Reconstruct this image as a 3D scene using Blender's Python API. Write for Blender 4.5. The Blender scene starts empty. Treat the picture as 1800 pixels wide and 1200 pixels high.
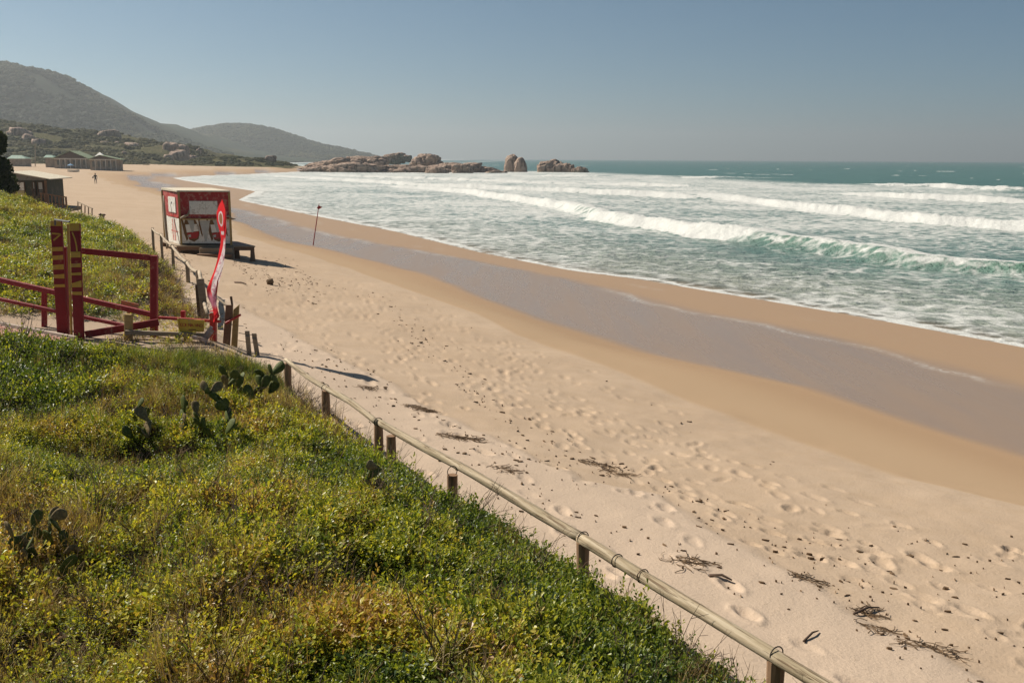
import bpy, bmesh, math, random
import numpy as np
from mathutils import Vector, Matrix, noise as mnoise

random.seed(7); RS = np.random.RandomState(11)
sc = bpy.context.scene
COL = sc.collection
R = math.radians

# ------------------------------------------------------------------ camera
F = 1750.0; PITCH = math.atan((600 - 278.9) / F); ROLL = R(0.29); EYE = 6.0
cam_d = bpy.data.cameras.new('camera'); cam = bpy.data.objects.new('camera', cam_d); COL.objects.link(cam)
cam_d.sensor_width = 36.0; cam_d.lens = 36.0 * F / 1800.0
cam_d.clip_start = 0.1; cam_d.clip_end = 60000.0
cam.matrix_world = (Matrix.Translation((0, 0, EYE)) @ Matrix.Rotation(math.pi / 2 - PITCH, 4, 'X')
                    @ Matrix.Rotation(ROLL, 4, 'Z'))
sc.camera = cam

# ------------------------------------------------------------------ sky, sun, exposure
SUN_EL = R(42.0); SUN_AZ = math.atan2(-0.89, 0.45)          # azimuth from +Y towards +X
world = bpy.data.worlds.new('World'); sc.world = world; world.use_nodes = True
wn = world.node_tree.nodes; wl = world.node_tree.links
bg = wn['Background']
sky = wn.new('ShaderNodeTexSky'); sky.sky_type = 'NISHITA'; sky.sun_disc = False
sky.sun_elevation = SUN_EL; sky.sun_rotation = SUN_AZ
sky.altitude = 0.0; sky.air_density = 0.7; sky.dust_density = 0.5; sky.ozone_density = 8.0
hsv = wn.new('ShaderNodeHueSaturation'); hsv.inputs['Saturation'].default_value = 0.9; hsv.inputs['Value'].default_value = 0.92
tone = wn.new('ShaderNodeMix'); tone.data_type = 'RGBA'; tone.blend_type = 'MULTIPLY'; tone.inputs[0].default_value = 1.0; tone.inputs[7].default_value = (0.86, 1.07, 0.96, 1)
wl.new(sky.outputs[0], hsv.inputs['Color']); wl.new(hsv.outputs[0], tone.inputs[6]); wl.new(tone.outputs[2], bg.inputs['Color'])
bg.inputs['Strength'].default_value = 0.05
sun_d = bpy.data.lights.new('sun', 'SUN'); sun_d.energy = 5.0; sun_d.angle = R(0.53); sun_d.color = (1.0, 0.92, 0.80)
sun = bpy.data.objects.new('sun', sun_d); COL.objects.link(sun)
S = Vector((math.sin(SUN_AZ) * math.cos(SUN_EL), math.cos(SUN_AZ) * math.cos(SUN_EL), math.sin(SUN_EL)))
sun.rotation_euler = (-S).to_track_quat('-Z', 'Y').to_euler(); sun.location = S * 100
vs = sc.view_settings
vs.view_transform = 'Standard'; vs.look = 'None'; vs.exposure = 0.52; vs.gamma = 1.0; vs.use_curve_mapping = False
cy = sc.cycles
cy.use_denoising = True; cy.max_bounces = 6; cy.transparent_max_bounces = 8; cy.volume_bounces = 0
cy.caustics_reflective = False; cy.caustics_refractive = False; cy.sample_clamp_indirect = 4.0

# ------------------------------------------------------------------ geometry helpers
def ray(px, py):
    x = (px - 900) / F; y = -(py - 600) / F
    c, s = math.cos(ROLL), math.sin(ROLL); xr = c * x - s * y; yr = s * x + c * y
    cp, sp = math.cos(PITCH), math.sin(PITCH)
    return xr, cp + yr * sp, -sp + yr * cp
def P(px, py, z):                                   # survey point on the level z
    a = ray(px, py); t = (z - EYE) / a[2]; return Vector((a[0] * t, a[1] * t, z))
def D(px, py, Y):                                   # survey point at the distance Y
    a = ray(px, py); t = Y / a[1]; return Vector((a[0] * t, Y, EYE + a[2] * t))

def tag(o, label=None, cat=None, group=None, kind=None):
    if label: o['label'] = label
    if cat: o['category'] = cat
    if group: o['group'] = group
    if kind: o['kind'] = kind
    return o
def empty(name, loc=(0, 0, 0), rz=0.0):
    o = bpy.data.objects.new(name, None); COL.objects.link(o); o.location = loc; o.rotation_euler.z = rz
    o.empty_display_size = 0.2
    return o
def mesh_np(name, V, faces, smooth=False):
    """V (n,3) array, faces list of tuples or (m,k) array"""
    me = bpy.data.meshes.new(name)
    if isinstance(faces, np.ndarray):
        m, k = faces.shape
        me.vertices.add(len(V)); me.vertices.foreach_set('co', np.asarray(V, np.float32).ravel())
        me.loops.add(m * k); me.loops.foreach_set('vertex_index', faces.astype(np.int32).ravel())
        me.polygons.add(m); me.polygons.foreach_set('loop_start', np.arange(0, m * k, k, dtype=np.int32))
        me.update(calc_edges=True); me.validate()
    else:
        me.from_pydata([tuple(v) for v in V], [], faces); me.update()
    if smooth: me.polygons.foreach_set('use_smooth', np.ones(len(me.polygons), bool))
    return me
def attr(me, name, vals, dom='POINT'):
    a = me.attributes.new(name, 'FLOAT', dom); a.data.foreach_set('value', np.asarray(vals, np.float32).ravel())
def link(name, me, mat, parent=None):
    o = bpy.data.objects.new(name, me); COL.objects.link(o)
    if mat is not None and not me.materials: me.materials.append(mat)
    if parent is not None: o.parent = parent
    return o
class MB:
    """collects shapes, builds one mesh; coordinates are world, made local to the parent when built"""
    def __init__(s): s.v = []; s.f = []
    def add(s, vs, fs):
        n = len(s.v); s.v += [Vector(v) for v in vs]; s.f += [tuple(i + n for i in f) for f in fs]; return s
    def hexa(s, c8):                                  # 4 bottom + 4 top corners
        return s.add(c8, [(3, 2, 1, 0), (4, 5, 6, 7), (0, 1, 5, 4), (1, 2, 6, 5), (2, 3, 7, 6), (3, 0, 4, 7)])
    def box(s, c, sz, rz=0.0):
        c = Vector(c); hx, hy, hz = sz[0] / 2, sz[1] / 2, sz[2] / 2; M = Matrix.Rotation(rz, 3, 'Z')
        return s.hexa([c + M @ Vector(p) for p in ((-hx, -hy, -hz), (hx, -hy, -hz), (hx, hy, -hz), (-hx, hy, -hz),
                                                  (-hx, -hy, hz), (hx, -hy, hz), (hx, hy, hz), (-hx, hy, hz))])
    def beam(s, a, b, w, t, up=(0, 0, 1)):            # w across, t along up
        a = Vector(a); b = Vector(b); d = (b - a).normalized(); u = Vector(up)
        if abs(d.dot(u)) > 0.95: u = Vector((0, 1, 0))
        x = d.cross(u).normalized() * w / 2; y = x.cross(d).normalized() * t / 2
        return s.hexa([a - x - y, a + x - y, b + x - y, b - x - y, a - x + y, a + x + y, b + x + y, b - x + y])
    def tube(s, pts, rad, n=8, cap=True):
        pts = [Vector(p) for p in pts]; m = len(pts)
        rad = rad if isinstance(rad, (list, tuple)) else [rad] * m
        ring = []; prev = None
        for i, p in enumerate(pts):
            d = (pts[min(i + 1, m - 1)] - pts[max(i - 1, 0)]).normalized()
            if prev is None:
                prev = d.orthogonal().normalized()
            x = (prev - d * prev.dot(d)).normalized(); prev = x; y = d.cross(x)
            ring.append([p + (x * math.cos(2 * math.pi * k / n) + y * math.sin(2 * math.pi * k / n)) * rad[i] for k in range(n)])
        vs = [v for r_ in ring for v in r_]; fs = []
        for i in range(m - 1):
            for k in range(n):
                a = i * n + k; b = i * n + (k + 1) % n; fs.append((a, b, b + n, a + n))
        if cap: fs += [tuple(range(n - 1, -1, -1)), tuple(range((m - 1) * n, m * n))]
        return s.add(vs, fs)
    def build(s, name, mat, parent=None, smooth=False, bevel=0.0):
        off = parent_world(parent) if parent is not None else Matrix()
        inv = off.inverted()
        me = bpy.data.meshes.new(name); me.from_pydata([tuple(inv @ v) for v in s.v], [], s.f); me.update()
        if bevel:
            bm = bmesh.new(); bm.from_mesh(me)
            bmesh.ops.bevel(bm, geom=bm.edges[:], offset=bevel, segments=1, affect='EDGES', clamp_overlap=True)
            bm.to_mesh(me); bm.free()
        if smooth:
            me.polygons.foreach_set('use_smooth', np.ones(len(me.polygons), bool))
        return link(name, me, mat, parent)
def parent_world(o):
    M = Matrix()
    while o is not None:
        M = (Matrix.Translation(o.location) @ o.rotation_euler.to_matrix().to_4x4()) @ M; o = o.parent
    return M
def part(name, mat, parent, fn, **k):
    m = MB(); fn(m); return m.build(name, mat, parent, **k)

# numpy noise
def _h(ix, iy, seed):
    n = (ix.astype(np.int64) * 374761393 + iy.astype(np.int64) * 668265263 + seed * 974634777) & 0x7fffffff
    n = ((n ^ (n >> 13)) * 1274126177) & 0x7fffffff
    n = (n ^ (n >> 16)) & 0xffff
    return n / 32767.5 - 1.0
def vn(x, y, seed=0):
    x0 = np.floor(x); y0 = np.floor(y); fx = x - x0; fy = y - y0
    u = fx * fx * fx * (fx * (fx * 6 - 15) + 10); v = fy * fy * fy * (fy * (fy * 6 - 15) + 10)
    a = _h(x0, y0, seed); b = _h(x0 + 1, y0, seed); c = _h(x0, y0 + 1, seed); d = _h(x0 + 1, y0 + 1, seed)
    return (a * (1 - u) + b * u) * (1 - v) + (c * (1 - u) + d * u) * v
def fbm(x, y, o=4, seed=0):
    s = 0; a = 1.0; t = 0
    for i in range(o):
        s = s + a * vn(x, y, seed + i * 17); t += a; a *= 0.5; x = x * 2.03 + 3.1; y = y * 2.03 + 7.7
    return s / t
def ss(a, b, x):
    t = np.clip((x - a) / (b - a), 0, 1); return t * t * (3 - 2 * t)
def lin(y, ys, xs):                                    # interpolation with linear continuation
    y = np.asarray(y, float); r = np.interp(y, ys, xs)
    r = np.where(y < ys[0], xs[0] + (y - ys[0]) * (xs[1] - xs[0]) / (ys[1] - ys[0]), r)
    return np.where(y > ys[-1], xs[-1] + (y - ys[-1]) * (xs[-1] - xs[-2]) / (ys[-1] - ys[-2]), r)

# ------------------------------------------------------------------ materials
class NT:
    def __init__(s, name):
        s.m = bpy.data.materials.new(name); s.m.use_nodes = True; s.t = s.m.node_tree; s.n = s.t.nodes; s.l = s.t.links
        s.p = s.n['Principled BSDF']; s.out = s.n['Material Output']
        s._c = None
    def new(s, t, **k):
        o = s.n.new(t)
        for a, b in k.items(): setattr(o, a, b)
        return o
    def set(s, sock, v):
        if hasattr(v, 'is_output') or isinstance(v, bpy.types.NodeSocket): s.l.new(v, sock)
        else:
            if isinstance(v, (tuple, list)) and len(v) == 3 and sock.type == 'RGBA': v = (*v, 1)
            sock.default_value = v
    def coord(s, kind='Object'):
        if s._c is None: s._c = s.new('ShaderNodeTexCoord')
        return s._c.outputs[kind]
    def mapping(s, scale, vec=None, rot=(0, 0, 0)):
        m = s.new('ShaderNodeMapping'); s.l.new(vec or s.coord(), m.inputs['Vector'])
        m.inputs['Scale'].default_value = scale if isinstance(scale, (tuple, list)) else (scale,) * 3
        m.inputs['Rotation'].default_value = rot
        return m.outputs[0]
    def noise(s, scale, detail=4, rough=0.55, vec=None, dist=0.0, out=0):
        n = s.new('ShaderNodeTexNoise'); s.l.new(vec or s.coord(), n.inputs['Vector'])
        n.inputs['Scale'].default_value = scale; n.inputs['Detail'].default_value = detail
        n.inputs['Roughness'].default_value = rough; n.inputs['Distortion'].default_value = dist
        return n.outputs[out]
    def attr(s, name, typ='GEOMETRY', out='Fac'):
        a = s.new('ShaderNodeAttribute', attribute_name=name); a.attribute_type = typ; return a.outputs[out]
    def math(s, op, a, b=None, c=None, clamp=False):
        n = s.new('ShaderNodeMath', operation=op); n.use_clamp = clamp
        s.set(n.inputs[0], a)
        if b is not None: s.set(n.inputs[1], b)
        if c is not None: s.set(n.inputs[2], c)
        return n.outputs[0]
    def maprange(s, v, a, b, c=0.0, d=1.0, smooth=False):
        n = s.new('ShaderNodeMapRange'); n.interpolation_type = 'SMOOTHSTEP' if smooth else 'LINEAR'; n.clamp = True
        s.set(n.inputs['Value'], v)
        for k, x in zip(('From Min', 'From Max', 'To Min', 'To Max'), (a, b, c, d)): s.set(n.inputs[k], x)
        return n.outputs[0]
    def mix(s, f, a, b, blend='MIX'):
        n = s.new('ShaderNodeMix', data_type='RGBA', blend_type=blend)
        s.set(n.inputs[0], f); s.set(n.inputs[6], a); s.set(n.inputs[7], b); return n.outputs[2]
    def ramp(s, f, stops, interp='LINEAR'):
        n = s.new('ShaderNodeValToRGB'); s.l.new(f, n.inputs[0]); e = n.color_ramp.elements; n.color_ramp.interpolation = interp
        while len(e) < len(stops): e.new(0.5)
        for i, (p, c) in enumerate(stops): e[i].position = p; e[i].color = (*c, 1)
        return n.outputs[0]
    def bump(s, h, strength=0.3, dist=0.02, normal=None):
        b = s.new('ShaderNodeBump'); s.l.new(h, b.inputs['Height']); s.set(b.inputs['Strength'], strength)
        b.inputs['Distance'].default_value = dist
        if normal is not None: s.l.new(normal, b.inputs['Normal'])
        return b.outputs[0]
    def bsdf(s, color=None, rough=None, normal=None, spec=None, **k):
        if color is not None: s.set(s.p.inputs['Base Color'], color)
        if rough is not None: s.set(s.p.inputs['Roughness'], rough)
        if normal is not None: s.set(s.p.inputs['Normal'], normal)
        if spec is not None: s.set(s.p.inputs['Specular IOR Level'], spec)
        for a, b in k.items(): s.set(s.p.inputs[a], b)
        return s.m

def paint(name, col, rough=0.6, wear=0.25, worn=(0.25, 0.17, 0.12), scale=6.0, bump=0.15):
    t = NT(name)
    n = t.noise(scale, 6, 0.65); n2 = t.noise(scale * 7, 4, 0.6)
    c = t.mix(t.maprange(n, 0.3, 0.7, 0, 1), tuple(x * 0.82 for x in col), tuple(min(1, x * 1.12) for x in col))
    w = t.maprange(t.math('ADD', n, t.math('MULTIPLY', n2, 0.5)), 1.0 - wear, 1.06 - wear, 0, 0.8)
    c = t.mix(w, c, worn)
    return t.bsdf(c, rough, t.bump(n2, bump, 0.01), 0.3)
def wood(name, a, b, rough=0.85, grain=(3, 3, 40), bump=0.4):
    t = NT(name)
    g = t.noise(1.0, 5, 0.6, vec=t.mapping(grain)); n = t.noise(2.5, 4)
    c = t.ramp(t.math('ADD', t.math('MULTIPLY', g, 0.7), t.math('MULTIPLY', n, 0.3)), [(0.3, a), (0.7, b)])
    return t.bsdf(c, rough, t.bump(g, bump, 0.01), 0.2)

M = {}
M['red'] = paint('red_paint', (0.27, 0.02, 0.025), 0.55, 0.16, (0.35, 0.12, 0.08))
M['darkred'] = paint('dark_red_paint', (0.20, 0.012, 0.016), 0.6, 0.12, (0.3, 0.1, 0.06))
M['brightred'] = paint('bright_red_paint', (0.45, 0.03, 0.03), 0.5, 0.2, (0.4, 0.2, 0.12))
M['yellow'] = paint('yellow_paint', (0.50, 0.31, 0.05), 0.6, 0.2, (0.35, 0.2, 0.08))
M['signyellow'] = paint('sign_yellow_paint', (0.62, 0.42, 0.06), 0.6, 0.2, (0.4, 0.25, 0.1))
M['white'] = paint('white_paint', (0.78, 0.75, 0.68), 0.6, 0.2, (0.4, 0.35, 0.28))
M['hutred'] = paint('kiosk_red_paint', (0.38, 0.035, 0.035), 0.6, 0.22, (0.42, 0.2, 0.15))
M['rooftop'] = paint('pale_roof_sheet', (0.62, 0.55, 0.42), 0.7, 0.2, (0.4, 0.33, 0.24))
M['trim'] = wood('trim_wood', (0.30, 0.19, 0.07), (0.48, 0.34, 0.15))
M['greywood'] = wood('weathered_wood', (0.20, 0.15, 0.10), (0.36, 0.29, 0.21))
M['darkwood'] = wood('dark_wood', (0.06, 0.04, 0.03), (0.15, 0.10, 0.07))
M['brownwood'] = wood('brown_wood', (0.14, 0.08, 0.05), (0.26, 0.16, 0.10))
M['metal'] = paint('grey_metal', (0.12, 0.12, 0.13), 0.4, 0.1)
M['wire'] = paint('rusty_wire', (0.05, 0.035, 0.025), 0.7, 0.2)
M['darkprint'] = paint('dark_print', (0.07, 0.055, 0.035), 0.6, 0.1)
M['brownprint'] = paint('brown_print', (0.16, 0.08, 0.03), 0.6, 0.1)
M['redprint'] = paint('red_print', (0.40, 0.03, 0.03), 0.6, 0.1)
M['greyprint'] = paint('grey_print', (0.45, 0.45, 0.42), 0.6, 0.1)
M['pinkprint'] = paint('faded_red_print', (0.55, 0.22, 0.19), 0.6, 0.2, (0.6, 0.55, 0.5))
M['greenroof'] = paint('green_roof_sheet', (0.17, 0.22, 0.12), 0.7, 0.2, (0.3, 0.28, 0.2), scale=0.8)
M['skin'] = paint('skin', (0.35, 0.2, 0.13), 0.6, 0.0)
M['cloth'] = paint('dark_cloth', (0.03, 0.03, 0.035), 0.9, 0.0)

# fence rail timber: pale, cracked, grain along the rail (local z is not used; noise is stretched by object space of each rail)
def rail_mat():
    t = NT('pale_rail_timber')
    v = t.new('ShaderNodeUVMap'); uv = v.outputs[0]
    g = t.noise(1.0, 6, 0.65, vec=t.mapping((1.3, 9, 1), vec=uv), dist=.5); cr = t.noise(1.0, 3, 0.7, vec=t.mapping((1.6, 13, 1), vec=uv), dist=1.2)
    n = t.noise(1.0, 4, vec=t.mapping((1.1, 2.5, 1), vec=uv))
    c = t.ramp(g, [(0.3, (0.19, 0.14, 0.09)), (0.48, (0.34, 0.27, 0.18)), (0.72, (0.52, 0.44, 0.325))])
    c = t.mix(t.maprange(n, 0.5, 0.75, 0, 0.6), c, (0.25, 0.215, 0.13))
    crack = t.maprange(cr, 0.58, 0.64)
    c = t.mix(t.math('MULTIPLY', crack, 0.8), c, (0.12, 0.075, 0.04))
    h = t.math('SUBTRACT', g, crack)
    return t.bsdf(c, 0.85, t.bump(h, 0.6, 0.012), 0.15)
M['rail'] = rail_mat()
M['post'] = wood('fence_post_timber', (0.16, 0.09, 0.05), (0.36, 0.23, 0.14), grain=(9, 9, 2))

# ------------------------------------------------------------------ the lie of the land
A_y = [4, 5.4, 7.6, 9.3, 11.1, 12.9, 14.2, 16, 18, 20, 22, 27, 30, 35, 38, 45, 60, 90, 160, 300, 340, 500, 700]
A_x = [2.7, 1.9, .6, -.6, -1.5, -2.5, -3.1, -3.9, -4.6, -5.4, -6.9, -8.9, -10, -12.3, -13.7, -17, -26, -45, -90, -170, -190, -170, -150]
def line(z, pts, extra=()):
    q = sorted([(P(a, b, z).y, P(a, b, z).x) for a, b in pts] + [tuple(e) for e in extra])
    return [a for a, b in q], [b for a, b in q]
B_y, B_x = line(2.0, [(860, 770), (1020, 850), (1150, 860), (1200, 890), (1240, 930), (1320, 965), (1370, 1015), (1430, 1050), (1480, 1090), (1600, 1135), (1680, 1190), (700, 690)])
C_y, C_x = line(1.3, [(1800, 890), (1560, 835), (1310, 745), (1120, 660), (920, 590), (850, 550), (600, 470), (420, 410), (380, 370), (240, 330)], [(300, -128), (336, -126), (445, -112), (520, -106)])
D_y, D_x = line(.6, [(1800, 810), (1640, 760), (1400, 680), (1120, 620), (1000, 580), (900, 545), (780, 500), (650, 460), (500, 425), (430, 400), (400, 375), (250, 327)], [(300, -115), (336, -107), (445, -99), (520, -98)])
E_y, E_x = line(.35, [(1800, 690), (1450, 595), (1200, 545), (1000, 495), (800, 455), (620, 420), (520, 397), (440, 375)], [(178, -60), (253, -92), (302, -108.5), (336, -101), (445, -94.5), (520, -94)])
F_y, F_x = line(.1, [(1800, 610), (1600, 572), (1450, 545), (1250, 512), (1120, 490), (1000, 475), (850, 445), (700, 407), (560, 380), (420, 352), (455, 336), (330, 318), (295, 311), (400, 308), (540, 301)], [(520, -90), (600, -88)])
def lines(y):
    return (lin(y, A_y, A_x), lin(y, C_y, C_x), lin(y, D_y, D_x), lin(y, E_y, E_x), lin(y, F_y, F_x))

def ground(x, y, fine=True):
    """height and the surface fields of the terrain"""
    x = np.asarray(x, float); y = np.asarray(y, float)
    a, c, d, e, f = lines(y)
    wob = fbm(x * 0.13, y * 0.13, 3, 5) * np.clip(y * 0.018, 0.15, 3.0)
    xx = x + wob
    c = np.maximum(c, a + 1.0); d = np.maximum(d, c + 0.6); e = np.maximum(e, d + 0.4); f = np.maximum(f, e + 0.3)
    def prof(xq):
        z = np.where(xq < a, 2.3 + np.minimum((a - xq) * 0.012, 1.2), 0.0)
        def seg(z, x0, x1, z0, z1):
            t = np.clip((xq - x0) / (x1 - x0), 0, 1)
            return np.where((xq >= x0) & (xq < x1), z0 + (z1 - z0) * t, z)
        z = seg(z, a, c, 2.3, 1.3); z = seg(z, c, d, 1.3, .6); z = seg(z, d, e, .6, .35); z = seg(z, e, f, .35, .1)
        z = seg(z, f, f + 10, .1, -.45); z = seg(z, f + 10, f + 60, -.45, -3.5)
        return np.where(xq >= f + 60, -3.5, z)
    w_ = np.clip(y * 0.02, 0.15, 2.5)
    z = (prof(x - w_ * 1.5) + 2 * prof(x - w_ * 0.5) + 2 * prof(x + w_ * 0.5) + prof(x + w_ * 1.5)) / 6
    inl = a - x + fbm(x * 0.8, y * 0.8, 3, 9) * 0.25           # metres inside the dune foot
    f1 = 1 - ss(14.0, 16.8, y)
    f2 = ss(20.0, 22.2, y) * (1 - ss(40, 50, y))
    hum = fbm(x * 0.55, y * 0.55, 4, 21) * .7 + (1 - 2.2 * np.abs(fbm(x * .75 + 3, y * .75, 2, 23))) * .48 + (1 - 2.2 * np.abs(fbm(x * 1.9, y * 1.9, 2, 24))) * .3
    d1 = f1 * ((0.36 + .13 * (1 - ss(7.5, 10.5, y))) * ss(-.15, 0.5, inl) + .28 * ss(.4, 2.4, inl) + 0.22 * ss(1.5, 7, inl) + ss(0, 1.5, inl) * hum * 0.26)
    d2 = f2 * (0.62 * ss(0, 1.5, inl) + ss(0, 8, inl) * 0.078 * np.clip(y - 21, 0, 20) + ss(0, 1.5, inl) * hum * 0.28)
    path = (1 - f1) * (1 - f2) * ss(0, 1, inl) * (y < 23)
    d1 = d1 * (1 - .22 * ss(8.5, 13.5, y) * ss(1.5, 5, inl))
    z = z + d1 + d2 + path * 0.26
    z = z - ss(545, 610, y) * 6.0
    # sand relief
    dry = 1 - ss(-0.4, 0.6, (xx - c) / np.clip(d - c, 0.3, 99) * 2)
    bline = lin(y, B_y, B_x) + fbm(x * 0.9, y * 0.9, 3, 31) * 0.25
    drift = (1 - ss(-0.12, 0.16, x - bline)) * (y < 30)
    z = z + drift * 0.035 * ss(-1.5, 0, inl * -1 + 0) * 0 + drift * 0.03
    if fine:
        z = z + dry * (fbm(x * 0.5, y * 0.5, 3, 41) * 0.05 + fbm(x * 2.2, y * 2.2, 3, 43) * 0.012 * np.where(inl > 0, 0, 1))
    damp = ss(-0.03, 0.05, (xx - c) / np.clip(d - c, 0.5, 99) )
    damp2 = ss(0.3, 0.95, (xx - c) / np.clip(d - c, 0.5, 99))
    g1 = ss(-0.04, 0.10, (xx - d) / np.clip(e - d, 0.5, 99))
    g2 = 1 - 0.72 * ss(-0.08, 0.22, (xx - e) / np.clip(f - e, 0.5, 99))
    veg = ss(0.15, 0.6, inl) * np.clip(f1 + f2, 0, 1)
    swash = np.exp(-((xx - e + fbm(x * .4, y * .4, 3, 71) * .8) / (.10 + .004 * y)) ** 2) * ss(-.1, .5, fbm(x * .15, y * .15, 3, 72) + .1) + .6 * np.exp(-((xx - e * .45 - f * .55 + fbm(x * .3, y * .3, 3, 73) * 1.0) / (.08 + .004 * y)) ** 2) * ss(0, .4, fbm(x * .2, y * .2, 3, 74))
    return z, dict(swash=swash, damp=damp, damp2=damp2, gloss=g1 * g2, dune=veg, drift=drift, inl=inl, f1=f1, f2=f2,
                   bare=np.clip(path, 0, 1), cfrac=(x - a) / (c - a))
def gz(x, y):
    return float(ground(np.array([x]), np.array([y]), True)[0][0])

# polar survey grid of the terrain
def grid(th, rr):
    T, Rr = np.meshgrid(th, rr); X = Rr * np.sin(T); Y = Rr * np.cos(T)
    nr, nt = T.shape; i = np.arange(nr * nt).reshape(nr, nt)
    Q = np.stack([i[:-1, :-1], i[:-1, 1:], i[1:, 1:], i[1:, :-1]], -1).reshape(-1, 4)
    return X, Y, Q
def rows(r0, r1, dmin, k):
    o = [r0]
    while o[-1] < r1: o.append(o[-1] + max(dmin, o[-1] ** 2 * k))
    return np.array(o)
th = np.concatenate([np.linspace(R(-75), R(-31), 50)[:-1], np.linspace(R(-31), R(31), 520), np.linspace(R(31), R(60), 40)[1:]])
rr = rows(2.0, 700.0, 0.034, 0.00034)
X, Y, Q = grid(th, rr)
Z, FL = ground(X, Y)

# footprints pressed into the dry sand
prints = []
def trail(x, y, hd, n):
    for i in range(n):
        prints.append((x, y, hd + RS.normal(0, .15), 1 if i % 2 else -1)); hd += RS.normal(0, .06)
        x += math.sin(hd) * 0.62; y += math.cos(hd) * 0.62
for k in range(44):
    y0 = RS.uniform(6, 42); a_ = lin(y0, A_y, A_x); c_ = lin(y0, C_y, C_x)
    trail(float(a_ + (c_ - a_) * np.clip(RS.normal(.42, .2), .12, .9)), y0, R(RS.choice([-26, 154]) + RS.normal(0, 14)), RS.randint(8, 26))
for k in range(130):
    y0 = 5 + 40 * RS.rand() ** 1.2; a_ = lin(y0, A_y, A_x); c_ = lin(y0, C_y, C_x)
    prints.append((float(a_ + (c_ - a_) * np.clip(RS.normal(.45, .2), .1, .92)), y0, RS.rand() * 6.3, 0))
thr = th; lr = rr
for (x, y, hd, sd) in prints:
    if y < 4.5: continue
    c_, s_ = math.cos(hd), math.sin(hd)
    x += c_ * 0.1 * sd; y -= s_ * 0.1 * sd
    r0 = math.hypot(x, y); t0 = math.atan2(x, y)
    i0, i1 = np.searchsorted(lr, [r0 - .45, r0 + .45]); j0, j1 = np.searchsorted(thr, [t0 - .45 / r0, t0 + .45 / r0])
    if i1 <= i0 or j1 <= j0: continue
    sl = (slice(i0, i1), slice(j0, j1))
    if float(FL['dune'][sl].max()) > .1 or float(FL['damp'][sl].max()) > .5: continue
    dx = X[sl] - x; dy = Y[sl] - y; u = dx * s_ + dy * c_; v = dx * c_ - dy * s_
    sz = RS.uniform(.7, 1.1)
    q = np.sqrt((u / (.15 * sz)) ** 2 + (v / (.075 * sz)) ** 2) + vn(X[sl] * 14, Y[sl] * 14, 3) * .22
    dep = RS.uniform(.012, .034)
    Z[sl] += -dep * np.exp(-np.clip(q, 0, 9) ** 4) + dep * .45 * np.exp(-((q - 1.45) / .38) ** 2)

V = np.stack([X, Y, Z], -1).reshape(-1, 3)
keep = (Z.reshape(-1)[Q] > -3.2).any(1)
me = mesh_np('beach', V, Q[keep][:, ::-1], True)
for k in ('swash', 'damp', 'damp2', 'gloss', 'dune', 'drift', 'bare'): attr(me, k, FL[k])
def sand_mat():
    t = NT('sand'); damp = t.attr('damp'); damp2 = t.attr('damp2'); gl = t.attr('gloss'); du = t.attr('dune'); dr = t.attr('drift'); ba = t.attr('bare')
    n1 = t.noise(0.35, 5, 0.6); n2 = t.noise(3.0, 5, 0.6); n3 = t.noise(120.0, 3, 0.7); n4 = t.noise(28.0, 4, 0.65)
    c = t.mix(t.maprange(n1, .35, .65), (0.42, 0.31, 0.215), (0.46, 0.346, 0.246))
    c = t.mix(t.math('MULTIPLY', t.maprange(n2, .45, .7), .35), c, (0.385, 0.275, 0.175))
    c = t.mix(t.math('MULTIPLY', dr, .75), c, (0.495, 0.385, 0.292))
    c = t.mix(t.math('MULTIPLY', t.math('MULTIPLY', t.maprange(n4, .56, .72), .35), t.math('SUBTRACT', 1.0, damp)), c, (0.29, 0.205, 0.125))
    c = t.mix(t.math('MULTIPLY', damp, .85), c, (0.385, 0.265, 0.16))
    c = t.mix(t.math('MULTIPLY', damp2, .75), c, (0.35, 0.225, 0.13))
    streak = t.noise(1.0, 4, .6, vec=t.mapping((.9, .09, 1), rot=(0, 0, R(28))))
    gl2 = t.math('MULTIPLY', gl, t.maprange(streak, .3, .65, .78, 1))
    c = t.mix(t.math('MULTIPLY', gl2, .75), c, (0.235, 0.165, 0.115))
    c = t.mix(t.math('MULTIPLY', t.attr('swash'), t.maprange(t.noise(6.0, 5, .7), .42, .62)), c, (0.52, 0.47, 0.41))
    litter = t.ramp(n4, [(.3, (0.035, 0.024, 0.015)), (.6, (0.085, 0.06, 0.035)), (.75, (0.2, 0.145, 0.085))])  # plant litter, its colour darkened to give shadowed gaps between the plants
    c = t.mix(du, c, litter)
    c = t.mix(t.math('MULTIPLY', ba, .45), c, (0.24, 0.17, 0.115))
    rough = t.math('SUBTRACT', t.math('SUBTRACT', 0.95, t.math('MULTIPLY', damp2, .35)), t.math('MULTIPLY', gl2, .36))
    h = t.math('ADD', t.math('MULTIPLY', n3, .25), t.math('MULTIPLY', n4, .9))
    b = t.bump(t.math('MULTIPLY', h, t.math('SUBTRACT', 1.0, damp)), .55, 0.02)
    return t.bsdf(c, rough, b, t.math('ADD', .08, t.math('MULTIPLY', gl2, .36)))
M['sand'] = sand_mat()
tag(link('beach', me, M['sand']), kind='structure')

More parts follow.
